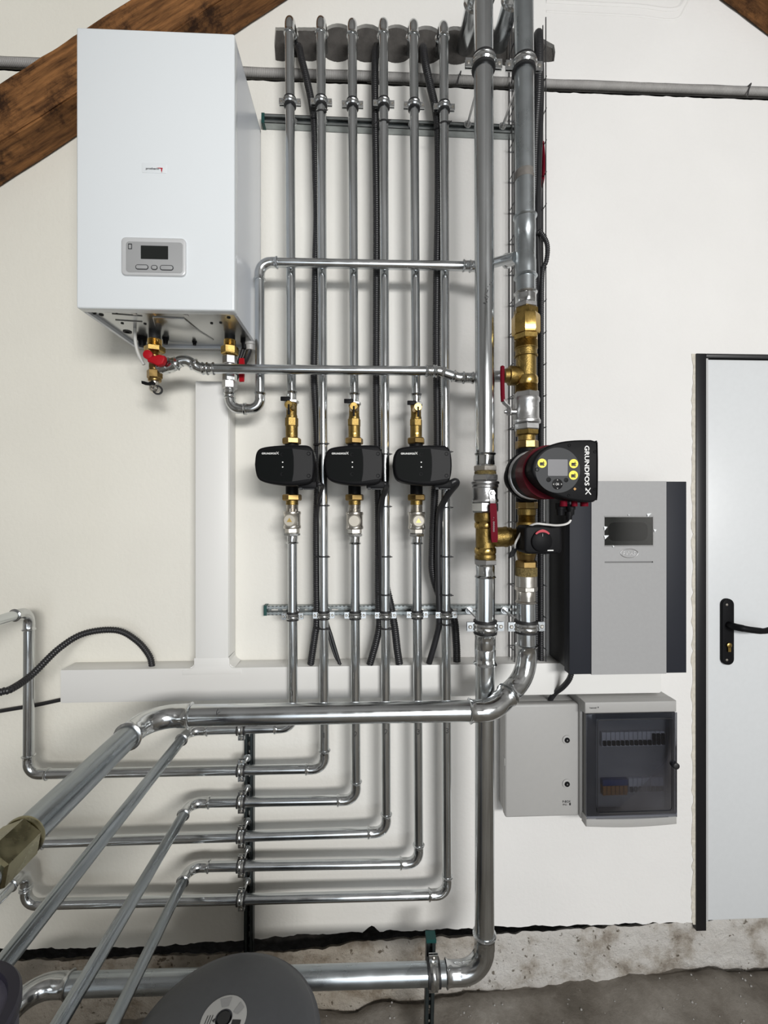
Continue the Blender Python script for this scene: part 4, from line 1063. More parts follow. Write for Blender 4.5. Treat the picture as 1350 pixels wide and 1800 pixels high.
stack(v, axR, OV2, [(583, 599, 18, 'cyl', 'collar', 'rubber'), (598, 610, 21, 'thread', 'union_collar', 'brass'), (609, 624, 28, 'hex', 'union_nut', 'brass', .2), (622, 628, 17, 'thread', 'thread', 'brass'), (626, 641, 23, 'hex', 'upper_nut', 'valve_silver', .1), (640, 659, 20, 'body', 'valve_body', 'valve_silver'), (657, 671, 23, 'hex', 'lower_nut', 'fitting_steel', .1), (670, 684, 24.5, 'hex', 'adapter_nut', 'valve_silver', .3), (683, 701, 18, 'press', 'press_adapter', 'fitting_steel')])
MB().cyl(W(410, 650, OV2), W(424, 650, OV2), .007, 12).build('stem', 'valve_silver', v)
lever_handle(v, [W(425, 630, OV2 + .004), W(425, 640, OV2 + .004), W(425, 652, OV2 + .003), W(425, 671, OV2 + .004)], .017, .006, 'red_paint', 'lever', V3((1, -.3, 0)).normalized())
# drain hose and two leads hanging under the boiler
tag(MB().sweep(catmull([W(237, 570, .17), W(238, 600, .17), W(243, 622, .168), W(253, 641, .165)], 6), .0045, 10).build('drain_tube', 'cable_pale'), 'thin clear drain tube hanging under the left of the boiler', 'tube')
tag(corr_hose('cable', [W(431, 596, .10), W(428, 612, .095), W(418, 640, .085), W(408, 655, .03), W(405, 668, .03)], .006, .005, .0006, 'hose_black'), 'black lead from the boiler base down behind the right boiler valve', 'cable')
tag(MB().sweep(catmull([W(441, 602, .10), W(437, 620, .095), W(428, 640, .080), W(415, 662, .04), W(406, 680, .03)], 6), .009, 12).build('cable', 'hose_black'), 'thicker black lead entering the white duct behind the flat red lever', 'cable')
MB().lathe(W(440, 596, .10), (0, 0, -1), [(0, .017), (.018, .017), (.020, .014), (.034, .012)], 16).build('lead_gland', 'box_grey', bo)

# ================================================================== SMALL PUMPS
def small_pump(k, i, word):
    ax = lambda y: lineX(i, y)
    P0 = W(lineX(0, 818), 818, OS); Pk = W(ax(818), 818, OS); off = Pk - P0
    vv = thing('isolating_valve', f'small brass valve with black wing handle above the {word} small pump', 'valve', W(ax(720), 720, OS), 'brass valves above the small pumps')
    dy = (0, 3, 4)[k]
    stack(vv, ax, OS, [(688 + dy, 705 + dy, 18, 'press', 'press_adapter', 'fitting_steel', 'up'), (704 + dy, 709 + dy, 24, 'hex', 'adapter_nut', 'valve_silver', .2), (708 + dy, 735 + dy * .7, 20, 'body', 'valve_body', 'brass_cast'), (734 + dy * .7, 750, 21.5, 'hex', 'lower_nut', 'brass_cast', .3), (749, 771, 21.5, 'cyl', 'sleeve', 'brass_cast'), (770, 781, 31, 'hex', 'union_nut', 'bronze_nut', .2)])
    c = W(ax(718), 718 + dy, OS)
    MB().lathe(c + V3((0, -.008, 0)), NY, [(0, .013), (.030, .013), (.032, .0125), (.046, .0125), (.048, .011), (.048, 0)], 24).build('bonnet', 'brass', vv)
    f = c + V3((0, -.0565, 0))
    MB().box(f.x - .0025, f.x + .0035, f.y, f.y + .004, f.z - .030, f.z + .001, .0012).build('handle_stem', 'plastic_black', vv)
    w_ = W((501.5, 613, 724)[k], (701, 705, 708)[k], OS + .052)
    MB().box(w_.x - .014, w_.x + .014, w_.y - .003, w_.y + .003, w_.z - .0065, w_.z + .0065, .002).build('wing_handle', 'plastic_black', vv)
    MB().prism(disc_poly(W(ax(763), 763, OS) + V3((0, -.0188, 0)), UX, UZ, .006, 12), NY, .003, .001).build('drain_plug', 'brass', vv)
    # the pump itself
    OP = 0.240
    t = thing('circulation_pump', f'small black circulation pump, {word} of the three alike', 'pump', Pk, 'small black pumps')
    op = [(447, 816), (448.5, 801), (452, 792), (459, 787), (475, 784), (500, 782.2), (530, 782), (541, 783), (547, 787), (550.5, 795), (552.5, 808), (552.5, 826), (550, 840), (546, 848), (537, 851.5), (515, 853.3), (498, 853), (475, 850.3), (461, 846.5), (453, 841), (449, 831)]
    base = [W(x, y, OP) + off for x, y in op]; base = catmull(base + [base[0]], 3)[:-1]
    ctr = sum(base, V3()) / len(base)
    MB().lathe(V3((Pk.x, -.06, Pk.z)), NY, [(0, .03), (.01, .045), (.05, .048), (.06, .050)], 32).build('volute', 'plastic_black', t)
    bk = [V3((ctr.x + (p.x - ctr.x) * .93, -.19, ctr.z + (p.z - ctr.z) * .93)) for p in base]
    MB().prism(bk, NY, .066, .002).build('motor_case', 'plastic_black', t)
    MB().prism(base, NY, .055, .007).build('head_cover', 'plastic_black', t)
    yf = -OP - .0005
    fp = [(452, 816), (453, 803), (457, 795), (463, 791.5), (480, 788.5), (513, 788.5), (515.5, 803), (516, 818), (515.3, 833), (512.8, 846.5), (495, 847), (475, 845), (463, 841.5), (457, 837.5), (453.5, 830)]
    MB().prism([V3(((W(x, y, OP) + off).x, yf, (W(x, y, OP) + off).z)) for x, y in fp], NY, .001).build('front_glass', 'gloss_black', t)
    gp = [(514, 788.6), (548.5, 793), (549.5, 818), (548, 841), (513.6, 846.3), (516, 833), (516.7, 818), (516.3, 803)]
    MB().prism([V3(((W(x, y, OP) + off).x, yf, (W(x, y, OP) + off).z)) for x, y in gp], NY, .001).build('terminal_cover', 'plastic_dark', t)
    def at(x, y, o=.0008): q = W(x, y, OP) + off; return V3((q.x, yf - o, q.z))
    lettering('GRUNDFOS', S(24.5, OP), S(2.9, OP), at(472.8, 797.2), UX, UZ, 'print_white', t, bold=.00025)
    em = MB(); c = at(488, 796.6); kk = S(1, OP)
    for p, q, w in (((-2, 2.2), (2, -2.2), .7), ((-2, -2), (-.4, -.4), .6), ((.4, .4), (2, 2.2), .6)):
        a, b = c + UX * p[0] * kk + UZ * p[1] * kk, c + UX * q[0] * kk + UZ * q[1] * kk; d = (b - a).normalized(); nn = V3((-d.z, 0, d.x))
        i0 = len(em.v); em.v += [a + nn * w * kk / 2, a - nn * w * kk / 2, b - nn * w * kk / 2, b + nn * w * kk / 2]; em.face((i0, i0 + 1, i0 + 2, i0 + 3), True)
    em.build('emblem', 'print_white', t)
    for x, y in ((497, 812.5), (497, 821)):
        MB().prism(disc_poly(at(x, y), UX, UZ, S(1.2, OP), 10), NY, .0005).build('indicator_lamp', 'print_white', t)
    for x, y in ((496.8, 799), (496.8, 833.5), (542.5, 797.5), (542.5, 836.5)):
        MB().lathe(at(x, y, -.0006), NY, [(0, S(3.6, OP)), (.0014, S(3.4, OP)), (.0012, S(2.4, OP)), (.0004, S(2.2, OP)), (.0004, 0)], 14).build('screw', 'plastic_black', t)
    a = W(ax(850), 850, OS); b = W(ax(870), 870, OS)
    MB().cyl(W(ax(780), 780, OS), W(ax(790), 790, OS), S(12, OS), 20).cyl(a + V3((0, 0, .02)), b, S(11, OS), 20).build('port', 'plastic_black', t)
    # plug connector under the right corner
    cpx = at(541, 853, -.03)
    cn_ = MB().box(cpx.x - .03, cpx.x + .022, cpx.y - .012, cpx.y + .022, cpx.z - .008, cpx.z + .012, .003).build('plug', 'plastic_black', t)
    MB().box(cpx.x - .026, cpx.x - .018, cpx.y - .0135, cpx.y, cpx.z - .012, cpx.z - .006).box(cpx.x - .014, cpx.x + .016, cpx.y - .0135, cpx.y, cpx.z - .0115, cpx.z - .0085).build('plug_clip', 'plastic_grey', cn_)
    # check valve below
    cv = thing('check_valve', f'nickel check valve with brass union nut under the {word} small pump', 'valve', W(ax(910), 910, OS), 'check valves below the small pumps')
    d2 = (0, 1, 1)[k]
    stack(cv, ax, OS, [(869, 880, 32, 'hex', 'union_nut', 'bronze_nut', .2), (879, 888, 22, 'cyl', 'union_sleeve', 'brass_cast'), (887, 900 + d2, 22, 'thread', 'thread', 'nickel'), (893, 900 + d2, 20, 'hex', 'upper_nut', 'nickel', .2), (899 + d2, 929 + d2, 31, 'body', 'valve_body', 'nickel'), (928 + d2, 937 + d2, 24, 'hex', 'lower_nut', 'nickel', .3), (937 + d2, 942 + d2, 27, 'hex', 'adapter_nut', 'fitting_steel', .1), (941 + d2, 956 + d2, 18.5, 'press', 'press_adapter', 'fitting_steel')])
    c = W(ax(914), 914 + d2, OS)
    MB().lathe(c + V3((0, -.012, 0)), NY, [(0, .020), (.034, .020), (.037, .0185), (.040, .016), (.040, 0)], 28).build('bonnet', 'nickel_cap', cv)
    cc = c + V3((0, -.0526, 0))
    if k != 1: MB().prism([cc + V3((0, 0, .008)), cc + V3((-.008, 0, -.005)), cc + V3((.008, 0, -.005))], NY, .0006).build('warning_mark', 'brass', cv)
    return Pk
PK = [small_pump(k, i, w) for k, (i, w) in enumerate(((0, 'left'), (2, 'middle'), (4, 'right')))]

# ================================================================== HOSES, CABLES, TIES
hg = 'black corrugated hoses between the small pipes'
def hose(pts, r, lb, grp=hg, corr=True, cat='hose', pitch=.0066):
    w = [W(x, y, o) for x, y, o in pts]
    if corr: return corr_hose('corrugated_hose', w, r, pitch, .0013, 'hose_black', lb, cat, grp, n=14)
    o = MB().sweep(catmull(w, 10), r, 12).build('cable', 'hose_black'); return tag(o, lb, cat, grp)
hose([(524, 84, -.03), (526, 84, .03), (529, 100, .045), (538, 135, .055), (548, 182, .06), (553, 225, .070), (555, 300, .075), (557, 380, .075), (555, 460, .075), (553.5, 560, .075), (552, 660, .075), (556, 740, .075), (558, 800, .075), (558, 860, .08), (556, 930, .08), (556.5, 1030, .08), (557, 1090, .08), (553, 1120, .075), (546, 1168, .065)], .0116, 'black corrugated hose tied left of the second small upright pipe', hg)
hose([(662, 84, -.03), (661, 84, .03), (659.5, 105, .055), (659, 150, .065), (660, 230, .070), (662, 380, .075), (661.5, 560, .075), (661.5, 700, .075), (663.5, 800, .075), (665, 900, .08), (665, 1040, .08), (667, 1095, .08), (662, 1125, .075), (650, 1168, .065)], .0118, 'black corrugated hose tied left of the fourth small upright pipe')
hose([(742, 86, -.03), (744, 86, .03), (747, 108, .05), (756, 150, .055), (766, 195, .065), (770, 240, .072), (770, 380, .075), (768, 480, .075), (767, 600, .075), (768, 700, .075), (768.5, 800, .075), (764, 870, .07), (760, 960, .07), (761, 1010, .07), (778, 1060, .06), (797, 1085, .055), (802, 1130, .06), (803, 1163, .06)], .0126, 'black corrugated hose tied left of the sixth small upright pipe')
hose([(676, 990, .05), (679, 1030, .055), (687, 1066, .065), (694, 1105, .07), (698, 1140, .068), (702, 1167, .065)], .0125, 'thick black hose end dropping into the duct right of the fourth upright pipe')
cg = 'black leads from the small pumps'
hose([(556, 852, .19), (563, 851, .19), (567, 856, .175), (561, 875, .13), (560, 895, .10), (562, 960, .09), (563, 1010, .085), (573, 1085, .06), (583, 1120, .06), (597, 1167, .065)], .0055, 'black lead from the left small pump down behind the second upright pipe', cg, False, 'cable')
hose([(575, 1090, .05), (580, 1125, .058), (590, 1155, .062), (599, 1168, .062)], .004, 'thin black lead splaying right below the second upright pipe', cg, False, 'cable')
hose([(670, 852, .19), (677, 851, .19), (679, 858, .17), (672, 878, .13), (669, 905, .105), (670, 960, .10), (671, 1040, .095), (672, 1095, .09)], .0085, 'black lead from the middle small pump tied beside the fourth upright pipe', cg, False, 'cable')
hose([(790, 851, .19), (800, 846, .19), (802, 851, .18), (790, 866, .15), (779, 884, .12), (772, 905, .10), (770, 960, .095), (770.5, 1030, .09), (772, 1090, .085), (767, 1120, .075), (754, 1166, .065)], .0098, 'smooth black lead from the right small pump beside the sixth upright pipe', cg, False, 'cable')
hose([(-330, 1400, .62), (-160, 1290, .48), (-50, 1238, .35), (0, 1217, .30), (20, 1211, .28), (55, 1187, .22), (105, 1139, .15), (150, 1113, .10), (205, 1108, .07), (240, 1126, .055), (262, 1152, .045), (268, 1174, .045)], .0100, 'black corrugated hose arching over the left end of the white duct', None, True)
tag(MB().sweep(catmull([W(-500, 1335, .01), W(-200, 1285, .01), W(0, 1250, .009), (W(60, 1240, .009)), W(112, 1229, .009)], 6), .0062, 10).build('cable', 'hose_black'), 'thin black cable running along the wall into the left end of the duct', 'cable')
hose([(1005, 1182, .135), (1000, 1195, .125), (989, 1208, .10), (976, 1218, .07), (967, 1230, .048)], .0085, 'short corrugated hose from the inverter into the grey box', None)

def tie(i, y, dx, lb, wide=True):
    c = W(lineX(i, y), y, OS); h = W(lineX(i, y) + dx, y, .085); a = (W(lineX(i, y + 5), y + 5, OS) - c).normalized()
    mid = (c + h) / 2; mid.z = c.z; u = (h - c); u.z = 0; L = u.length / 2; u.normalize(); w = a.cross(u)
    pts = []; R = R28 + .0009
    for k in range(13): an = -math.pi / 2 + math.pi * k / 12; pts.append(mid + u * (L * .9 + math.cos(an) * .0115) + w * math.sin(an) * .0125)
    for k in range(13): an = math.pi / 2 + math.pi * k / 12; pts.append(c + u * math.cos(an) * R + w * math.sin(an) * R)
    pts.append(pts[0])
    mb = MB(); n = len(pts)
    for p in pts: mb.v += [p + a * .0024, p - a * .0024]
    for k in range(n - 1): mb.face((2 * k, 2 * k + 1, 2 * k + 3, 2 * k + 2))
    q = c - u * 0 + w * (R + .001) * (1 if w.y < 0 else -1)
    hd = c - u * R
    mb.obox(hd + V3((0, -.003, 0)), .004, .003, .003)
    mb.obox(hd + V3((0, -.003, 0)) - u * .006, .004, .0006, .0014, u, V3((0, 1, 0)), a)
    o = mb.build('cable_tie', 'rubber'); tag(o, lb, 'cable tie', 'black cable ties on the small pipes')
tie(1, 200, -12, 'black cable tie on the second upright pipe under its upper clamp')
tie(3, 217, -13, 'black cable tie on the fourth upright pipe under its upper clamp')
tie(5, 220, -12, 'black cable tie on the sixth upright pipe under its upper clamp')
tie(1, 781, -11, 'black cable tie on the second upright pipe level with pump tops')
tie(3, 799, -13, 'black cable tie on the fourth upright pipe beside the middle pump')
tie(5, 795, -13, 'black cable tie on the sixth upright pipe beside the right pump')
for i, w_ in ((1, 'second'), (3, 'fourth'), (5, 'sixth')):
    tie(i, 888 + i * .8, -11, f'black cable tie on the {w_} upright pipe just below pump height')
    tie(i, 978, -11, f'black cable tie on the {w_} upright pipe midway to the lower rail')
    if i > 1: tie(i, 1045, -11, f'black cable tie on the {w_} upright pipe just above the lower rail')
    tie(i, 1104 if i < 5 else 1097, -11, f'black cable tie on the {w_} upright pipe under its lower clamp')

# --- wire mesh tray with its cables ------------------------------------------------------
ty1, ty0 = W(930, 62, .0).z, W(930, 1163, .02).z
txl, txr = W(904, 600, .055).x, W(959, 600, .055).x
tr = thing('cable_tray', 'steel wire mesh cable tray standing upright behind the right riser', 'cable tray', (txl, 0, ty0))
lw = MB()
for x, o in ((txl, .006), (txl + (txr - txl) / 3, .006), (txl + (txr - txl) * 2 / 3, .006), (txr, .006), (txl, .032), (txr, .032), (txl, .057), (txr, .057)):
    lw.cyl((x, -o, ty0), (x, -o, ty1), .0019, 6)
lw.build('long_wires', 'wire_steel', tr)
k = 0; z = ty0 + .05
while z < ty1:
    MB().sweep([(txl - .002, -.057, z), (txl - .002, -.0035, z), (txr + .002, -.0035, z), (txr + .002, -.057, z)], .0019, 6).build('cross_wire', 'wire_steel', tr); z += .104
cb = 'black cables in the wire tray'
def cable(pts, r, lb, corr=False, m='hose_black', pitch=.006):
    w = [W(x, y, o) for x, y, o in pts]
    if corr: return corr_hose('tray_cable', w, r, pitch, .0011, m, lb, 'cable', cb, n=14)
    return tag(MB().sweep(catmull(w, 8), r, 12).build('tray_cable', m), lb, 'cable', cb)
cable([(944, 66, -.03), (946, 60, .02), (947, 66, .045), (947.5, 100, .055), (946, 160, .055), (941, 240, .040), (939, 330, .035), (940, 480, .03), (941, 700, .03), (941, 1000, .03), (941, 1163, .03)], .0145, 'thick black conduit entering the wall at the tray top', True)
cable([(950, 100, .03), (951.5, 130, .04), (950.5, 200, .045), (947, 300, .045), (945, 420, .045), (949, 560, .035), (949, 800, .035), (949, 1000, .035), (949, 1163, .035)], .0095, 'smooth black cable right beside the thick conduit in the tray')
cable([(936, 250, .03), (939, 395, .05), (950, 408, .062), (960, 424, .068), (962.5, 440, .068), (960, 460, .058), (953.5, 480, .05), (952, 560, .05), (952, 760, .05), (951.5, 900, .05), (951.5, 1163, .045)], .0078, 'black hose looping out to the right of the tray then down its edge', True)
cable([(932, 90, .02), (932, 400, .02), (933, 800, .02), (934, 1163, .02)], .012, 'black cable hidden close behind the right riser in the tray')
cable([(944, 180, .02), (946, 400, .018), (946, 600, .018), (946, 900, .018), (946, 1163, .018)], .0135, 'black cable deep in the tray between conduit and looping hose')
cable([(909, 90, .02), (909, 400, .02), (909.5, 800, .02), (910, 1163, .02)], .0062, 'slim black cable along the left edge of the wire tray')
cable([(953.5, 250, .030), (955, 268, .035), (955.5, 290, .036), (954.5, 312, .030), (951, 330, .022)], .0055, 'short dark red cable showing at the right edge of the tray', m='red_dark')
# ================================================================== WHITE DUCT
OD = 0.075
dx0, dx1 = W(105, 1200, OD).x, W(1162.5, 1200, OD).x
dz1 = (W(105, 1180, OD).z + W(960, 1164, OD).z) / 2; dz0 = (W(105, 1239.5, OD).z + W(940, 1221.5, OD).z) / 2
du = thing('cable_duct', 'white plastic cable duct, level run with an upright branch under the boiler', 'duct', (dx0, 0, dz0))
MB().box(dx0, dx1, -OD + .006, -.0005, dz0, dz1 - .001, .002).build('level_base', 'duct_white', du)
MB().box(dx0 + .001, dx1, -OD, -OD + .008, dz0 + .004, dz1, .003).build('level_cover', 'duct_white', du)
ux0 = W(342.5, 900, OD).x; ux1 = W(402, 900, OD).x; uz1 = W(370, 670, OD).z
MB().box(ux0, ux1, -OD + .006, -.0005, dz1 - .002, uz1, .002).build('upright_base', 'duct_white', du)
MB().box(ux0 + .001, ux1 - .001, -OD - .0005, -OD + .008, dz1 + .0, uz1, .003).box(ux0 + .009, ux1 - .009, -OD - .0012, -OD, dz1, uz1 - .004, .0004).build('upright_cover', 'duct_white', du)
tz = W(370, 1157, OD).z; o_ = OD + .0015
tp = [W(341, 1157, o_), W(403, 1157, o_), W(403, 1170, o_), W(409, 1176.5, o_), W(424, 1176, o_), W(424, 1184.5, o_), W(320, 1186.5, o_), W(320, 1178.5, o_), W(335, 1177.5, o_), W(341, 1171, o_)]
MB().prism(tp, NY, .004, .001).build('tee_cover', 'duct_white', du)
cq = MB()
for s_, xx in ((1, ux1), (-1, ux0)):
    cq.prism([V3((xx + s_ * a, -.002 - b, 0)) for a, b in ()] or [V3((xx, -OD + .004, dz1)), V3((xx + s_ * .018, -OD + .004, dz1)), V3((xx + s_ * .010, -OD + .004, dz1 + .004)), V3((xx + s_ * .004, -OD + .004, dz1 + .010)), V3((xx, -OD + .004, dz1 + .018))], NY, OD - .005)
cq.build('corner_fillet', 'duct_white', du)
MB().sweep([W(402.5, 1155, OD), W(413.5, 1143, .002)], .0006, 5).sweep([W(423.5, 1176.2, OD), W(434, 1163, .002)], .0006, 5).build('joint_line', 'plastic_dark', du)

# ================================================================== INVERTER
OI = 0.167
ix0 = W(1001, 1000, OI).x; ix1 = W(1207, 1000, OI).x; iz1 = W(1100, 846, OI).z; iz0 = W(1100, 1185, OI).z + .001
iv = thing('solar_inverter', 'tall grey and black inverter cabinet with a dark screen', 'inverter', (ix0, 0, iz0))
MB().box(ix0 + .006, ix1 - .006, -.128, -.0005, iz0 + .006, iz1 - .004, .003).build('chassis', 'inverter_body', iv)
MB().box(ix0, ix1, -OI + .006, -.130, iz0, iz1, .002).build('front_shell', 'inverter_dark', iv)
sx0, sx1 = W(1039.5, 1000, OI).x, W(1171, 1000, OI).x
MB().box(ix0 + .0005, sx0 - .0008, -OI, -OI + .0065, iz0 + .0005, iz1 - .0005, .0012).build('left_trim', 'inverter_dark', iv)
MB().box(sx1 + .0008, ix1 - .0005, -OI, -OI + .0065, iz0 + .0005, iz1 - .0005, .0012).build('right_trim', 'inverter_dark', iv)
x0, x1, z0, z1 = rect(1062.5, 909, 1147.5, 958.5, OI)
yy = -OI - .001
m = MB().box(sx0, x0, yy, -OI + .006, iz0 - .001, iz1 + .0005).box(x1, sx1, yy, -OI + .006, iz0 - .001, iz1 + .0005).box(x0, x1, yy, -OI + .006, z1, iz1 + .0005)
sz = W(1105, 988, OI).z
m.box(x0, x1, yy, -OI + .006, sz + .0022, z0).box(x0, x1, yy, -OI + .006, iz0 - .001, sz - .0022)
fpn = m.build('front_panel', 'inverter_silver', iv)
MB().box(x0, x1, -OI + .003, -OI + .006, sz - .0022, sz + .0022).build('light_slot', 'box_grey_dark', fpn)
scn = MB().box(x0, x1, -OI + .002, -OI + .006, z0, z1).build('screen', 'screen_dark', iv)
x2, x3, z2, z3 = rect(1070, 918, 1139, 951, OI)
MB().prism(rrect(x2, x3, z2, z3, -OI + .0018, .018, 6), NY, .001).build('screen_window', 'gloss_black', scn)
MB().box(x0 - .002, x1 + .003, yy - .0006, yy - .0003, z0 - .004, z1 + .004).build('protective_film', 'clear_film', scn)
fc = MB()
for a, b, c_ in (((1061, 925), (1067, 926), (1062, 933)), ((1061, 941), (1069.5, 941), (1063, 948)), ((1136, 903), (1144, 902), (1138, 909)), ((1148, 930), (1153, 931), (1150, 936)), ((1076, 958), (1079, 960), (1077, 963)), ((1103, 904), (1106, 905), (1104, 907))):
    i0 = len(fc.v); pa, pb, pc_ = W(*a, OI), W(*b, OI), W(*c_, OI)
    fc.v += [pa + V3((0, -.002, 0)), pb + V3((0, -.0035, 0)), pc_ + V3((0, -.002, 0)), (pa + pc_) / 2 + V3((-.001, -.005, 0))]
    fc.face((i0, i0 + 1, i0 + 3)); fc.face((i0 + 1, i0 + 2, i0 + 3)); fc.face((i0, i0 + 3, i0 + 2))
fc.build('film_edge_curl', 'film_clear', scn)
lc = W(1106, 972.5, OI + .001)
el = MB(); n = 36; a_, b_ = S(16, OI), S(7.8, OI)
el.sweep([lc + V3((math.cos(2 * math.pi * k / n) * a_, -.0008, math.sin(2 * math.pi * k / n) * b_)) for k in range(n + 1)], .0011, 8)
el.build('emblem_ring', 'valve_silver', fpn)
lettering('PV/AS', S(22, OI), S(7.5, OI), lc + V3((0, -.0012, 0)), V3((1, 0, 0)), V3((.12, 0, 1)).normalized(), 'valve_silver', fpn, bold=.0003)
for x in (1012, 1028, 1044, 1062, 1080):
    p = W(x, 1186, OI - .05); MB().cyl(V3((p.x, -OI + .05, iz0 + .002)), V3((p.x, -OI + .05, iz0 - .010)), .010, 14).build('cable_gland', 'plastic_dark', iv)

# ================================================================== GREY BOXES
OE = 0.080
ex0, ex1 = W(888, 1330, OE).x, W(1018, 1330, OE).x; ez1 = W(950, 1238, OE).z; ez0 = W(950, 1436.5, OE).z
eb = thing('junction_box', 'plain grey plastic cabinet with two round locks below the inverter', 'electrical box', (ex0, 0, ez0))
MB().box(ex0 + .003, ex1 - .003, -OE + .032, -.0005, ez0 + .003, ez1 - .001, .006).build('back_box', 'box_grey', eb)
ed = MB().box(ex0, ex1, -OE, -OE + .030, ez0, ez1, .007, 3).build('door', 'box_grey', eb)
for y in (1300, 1377):
    p = W(996, y, OE)
    lk = MB().lathe(p + V3((0, .001, 0)), NY, [(0, S(8.2, OE)), (.004, S(7.8, OE)), (.0045, S(6.6, OE)), (.0045, 0)], 24).build('lock', 'box_grey', ed)
    MB().lathe(p + V3((0, -.0035, 0)), NY, [(0, S(4.6, OE)), (.002, S(4.6, OE)), (.0022, 0)], 20).build('lock_socket', 'plastic_black', lk)
    MB().prism([p + V3((0, -.0065, .0035)), p + V3((-.003, -.0065, -.002)), p + V3((.003, -.0065, -.002))], NY, .001).build('lock_key_way', 'valve_silver', lk)
lettering('P-BOX', S(14.5, OE), S(4, OE), W(996, 1409, OE + .0006), UX, UZ, 'print_dark', ed, bold=.0002)
lettering('IP65', S(7.5, OE), S(3.2, OE), W(993, 1414.3, OE + .0006), UX, UZ, 'print_dark', ed)
p = W(1002, 1413.5, OE + .0006); MB().prism(rrect(p.x - .0027, p.x + .0027, p.z - .0038, p.z + .0038, p.y, .001, 2), NY, .0003).build('approval_mark', 'print_dark', ed)
p = W(887, 1341, OE); MB().box(ex0 - .0012, ex0 + .006, -OE + .004, -OE + .022, p.z - .012, p.z + .012, .001).build('hinge', 'box_grey', ed)

OC = 0.118
qx0, qx1 = W(1028, 1340, OC).x, W(1191, 1340, OC).x; qz1 = W(1110, 1233, OC).z; qz0 = W(1110, 1450, OC).z
cu = thing('consumer_unit', 'grey distribution board with a smoked window over its breakers', 'electrical box', (qx0, 0, qz0))
# shell: open frame, so that the breakers are seen through the smoked door
ww0, ww1, wz0, wz1 = rect(1031, 1255, 1190, 1438, OC)
yb0 = -OC
sh = MB().box(qx0 - .001, qx0 + .012, -OC + .028, -.0005, qz0 + .004, qz1 - .002, .004).box(qx1 - .012, qx1, -OC + .028, -.0005, qz0 + .004, qz1 - .002, .004)
sh.box(qx0, qx1, -OC + .028, -.0005, qz1 - .014, qz1 - .001, .004).box(qx0, qx1, -OC + .028, -.0005, qz0 + .003, qz0 + .014, .004).box(qx0, qx1, -.012, -.001, qz0 + .004, qz1 - .002)
sh.build('shell', 'box_grey', cu)
def bowed(x0, x1, z0, z1, y, bow, depth, n=10, bowz=0.0):
    """panel whose lower edge and face bulge slightly in the middle"""
    top = [V3((x0 + (x1 - x0) * k / n, y, z1)) for k in range(n + 1)]
    low = [V3((x0 + (x1 - x0) * k / n, y, z0 - bowz * math.sin(math.pi * k / n))) for k in range(n + 1)]
    return top + low[::-1]
MB().prism(bowed(qx0, qx1 - .004, W(1110, 1252.5, OC).z, qz1, -OC - .002, 0, 0), NY, .032, .004).build('top_trim', 'box_grey', cu)
bl = MB().prism(bowed(qx0 + .004, qx1 - .002, W(1110, 1449, OC).z - .004, W(1110, 1434, OC).z, -OC - .001, 0, 0, bowz=.006), NY, .030, .004).build('bottom_trim', 'box_grey', cu)
lettering('hensel', S(12, OC), S(2.6, OC), W(1042.5, 1244.2, OC + .0025), UX, V3((-.06, 0, 1)).normalized(), 'print_dark', cu, bold=.0002)
p = W(1051.5, 1243.6, OC + .0026); MB().prism([p + V3((-.0018, 0, .0022)), p + V3((.0018, 0, .0022)), p + V3((.0016, 0, -.0006)), p + V3((-.0006, 0, -.003))], NY, .0002).build('emblem', 'print_dark', cu)
# smoked door: frame (nearly black) and pane
fo = rect(1031, 1254, 1190, 1438, OC); fi = rect(1050, 1264, 1183, 1428, OC)
fr_ = MB()
def frame_bars(mb, o, i, y0, y1):
    mb.box(o[0], i[0], y0, y1, o[2], o[3], .0015).box(i[1], o[1], y0, y1, o[2], o[3], .0015).box(i[0], i[1], y0, y1, i[3], o[3]).box(i[0], i[1], y0, y1, o[2], i[2])
wd = MB().prism(bowed(fo[0], fo[1], fo[2], fo[3], -OC - .0010, 0, 0, bowz=.004), NY, .003, .0012).build('window_door', 'smoked_pane', cu)
e = .0022
rim = MB(); pp = rrect(fi[0], fi[1], fi[2], fi[3], -OC - .0014, .010, 5); pp.append(pp[0]); rim.sweep(pp, .0011, 6); rim.build('pane_seal', 'rubber', wd)
jf = MB(); frame_bars(jf, (fo[0] + .001, fo[1] - .001, fo[2] + .001, fo[3] - .001), fi, -OC + .006, -OC + .024); jf.build('door_frame', 'box_grey_dark', wd)
p = W(1188, 1346, OC + .004); MB().lathe(p + V3((0, .006, 0)), NY, [(0, .010), (.010, .010), (.012, .007), (.012, 0)], 18).build('latch', 'rubber', wd)
# front plate inside, two rows of modules
ip = rect(1050, 1264, 1183, 1428, OC - .035)
MB().box(qx0 + .013, qx1 - .013, -OC + .036, -OC + .040, qz0 + .016, qz1 - .016).build('inner_plate', 'box_grey', cu)
def row(y0, y1, x0, x1, n, skip=lambda k: False, black=lambda k: False, m='breaker_white'):
    a = rect(x0, y0, x1, y1, OC - .03); w_ = (a[1] - a[0]) / n
    for k in range(n):
        if skip(k): continue
        xa = a[0] + w_ * k
        bk = MB().box(xa + .0006, xa + w_ - .0006, -OC + .024, -OC + .037, a[2], a[3], .001).build('breaker', m, cu)
        zc = a[2] + (a[3] - a[2]) * .28 if not black(k) else (a[2] + a[3]) / 2
        hh = (a[3] - a[2]) * (.16 if not black(k) else .38)
        MB().box(xa + w_ * .2, xa + w_ * .85, -OC + .017, -OC + .025, zc - hh, zc + hh, .0008).build('toggle', 'plastic_black', bk)
row(1285, 1310, 1056, 1166, 14, black=lambda k: k >= 11)
row(1366, 1391, 1103, 1166, 8)
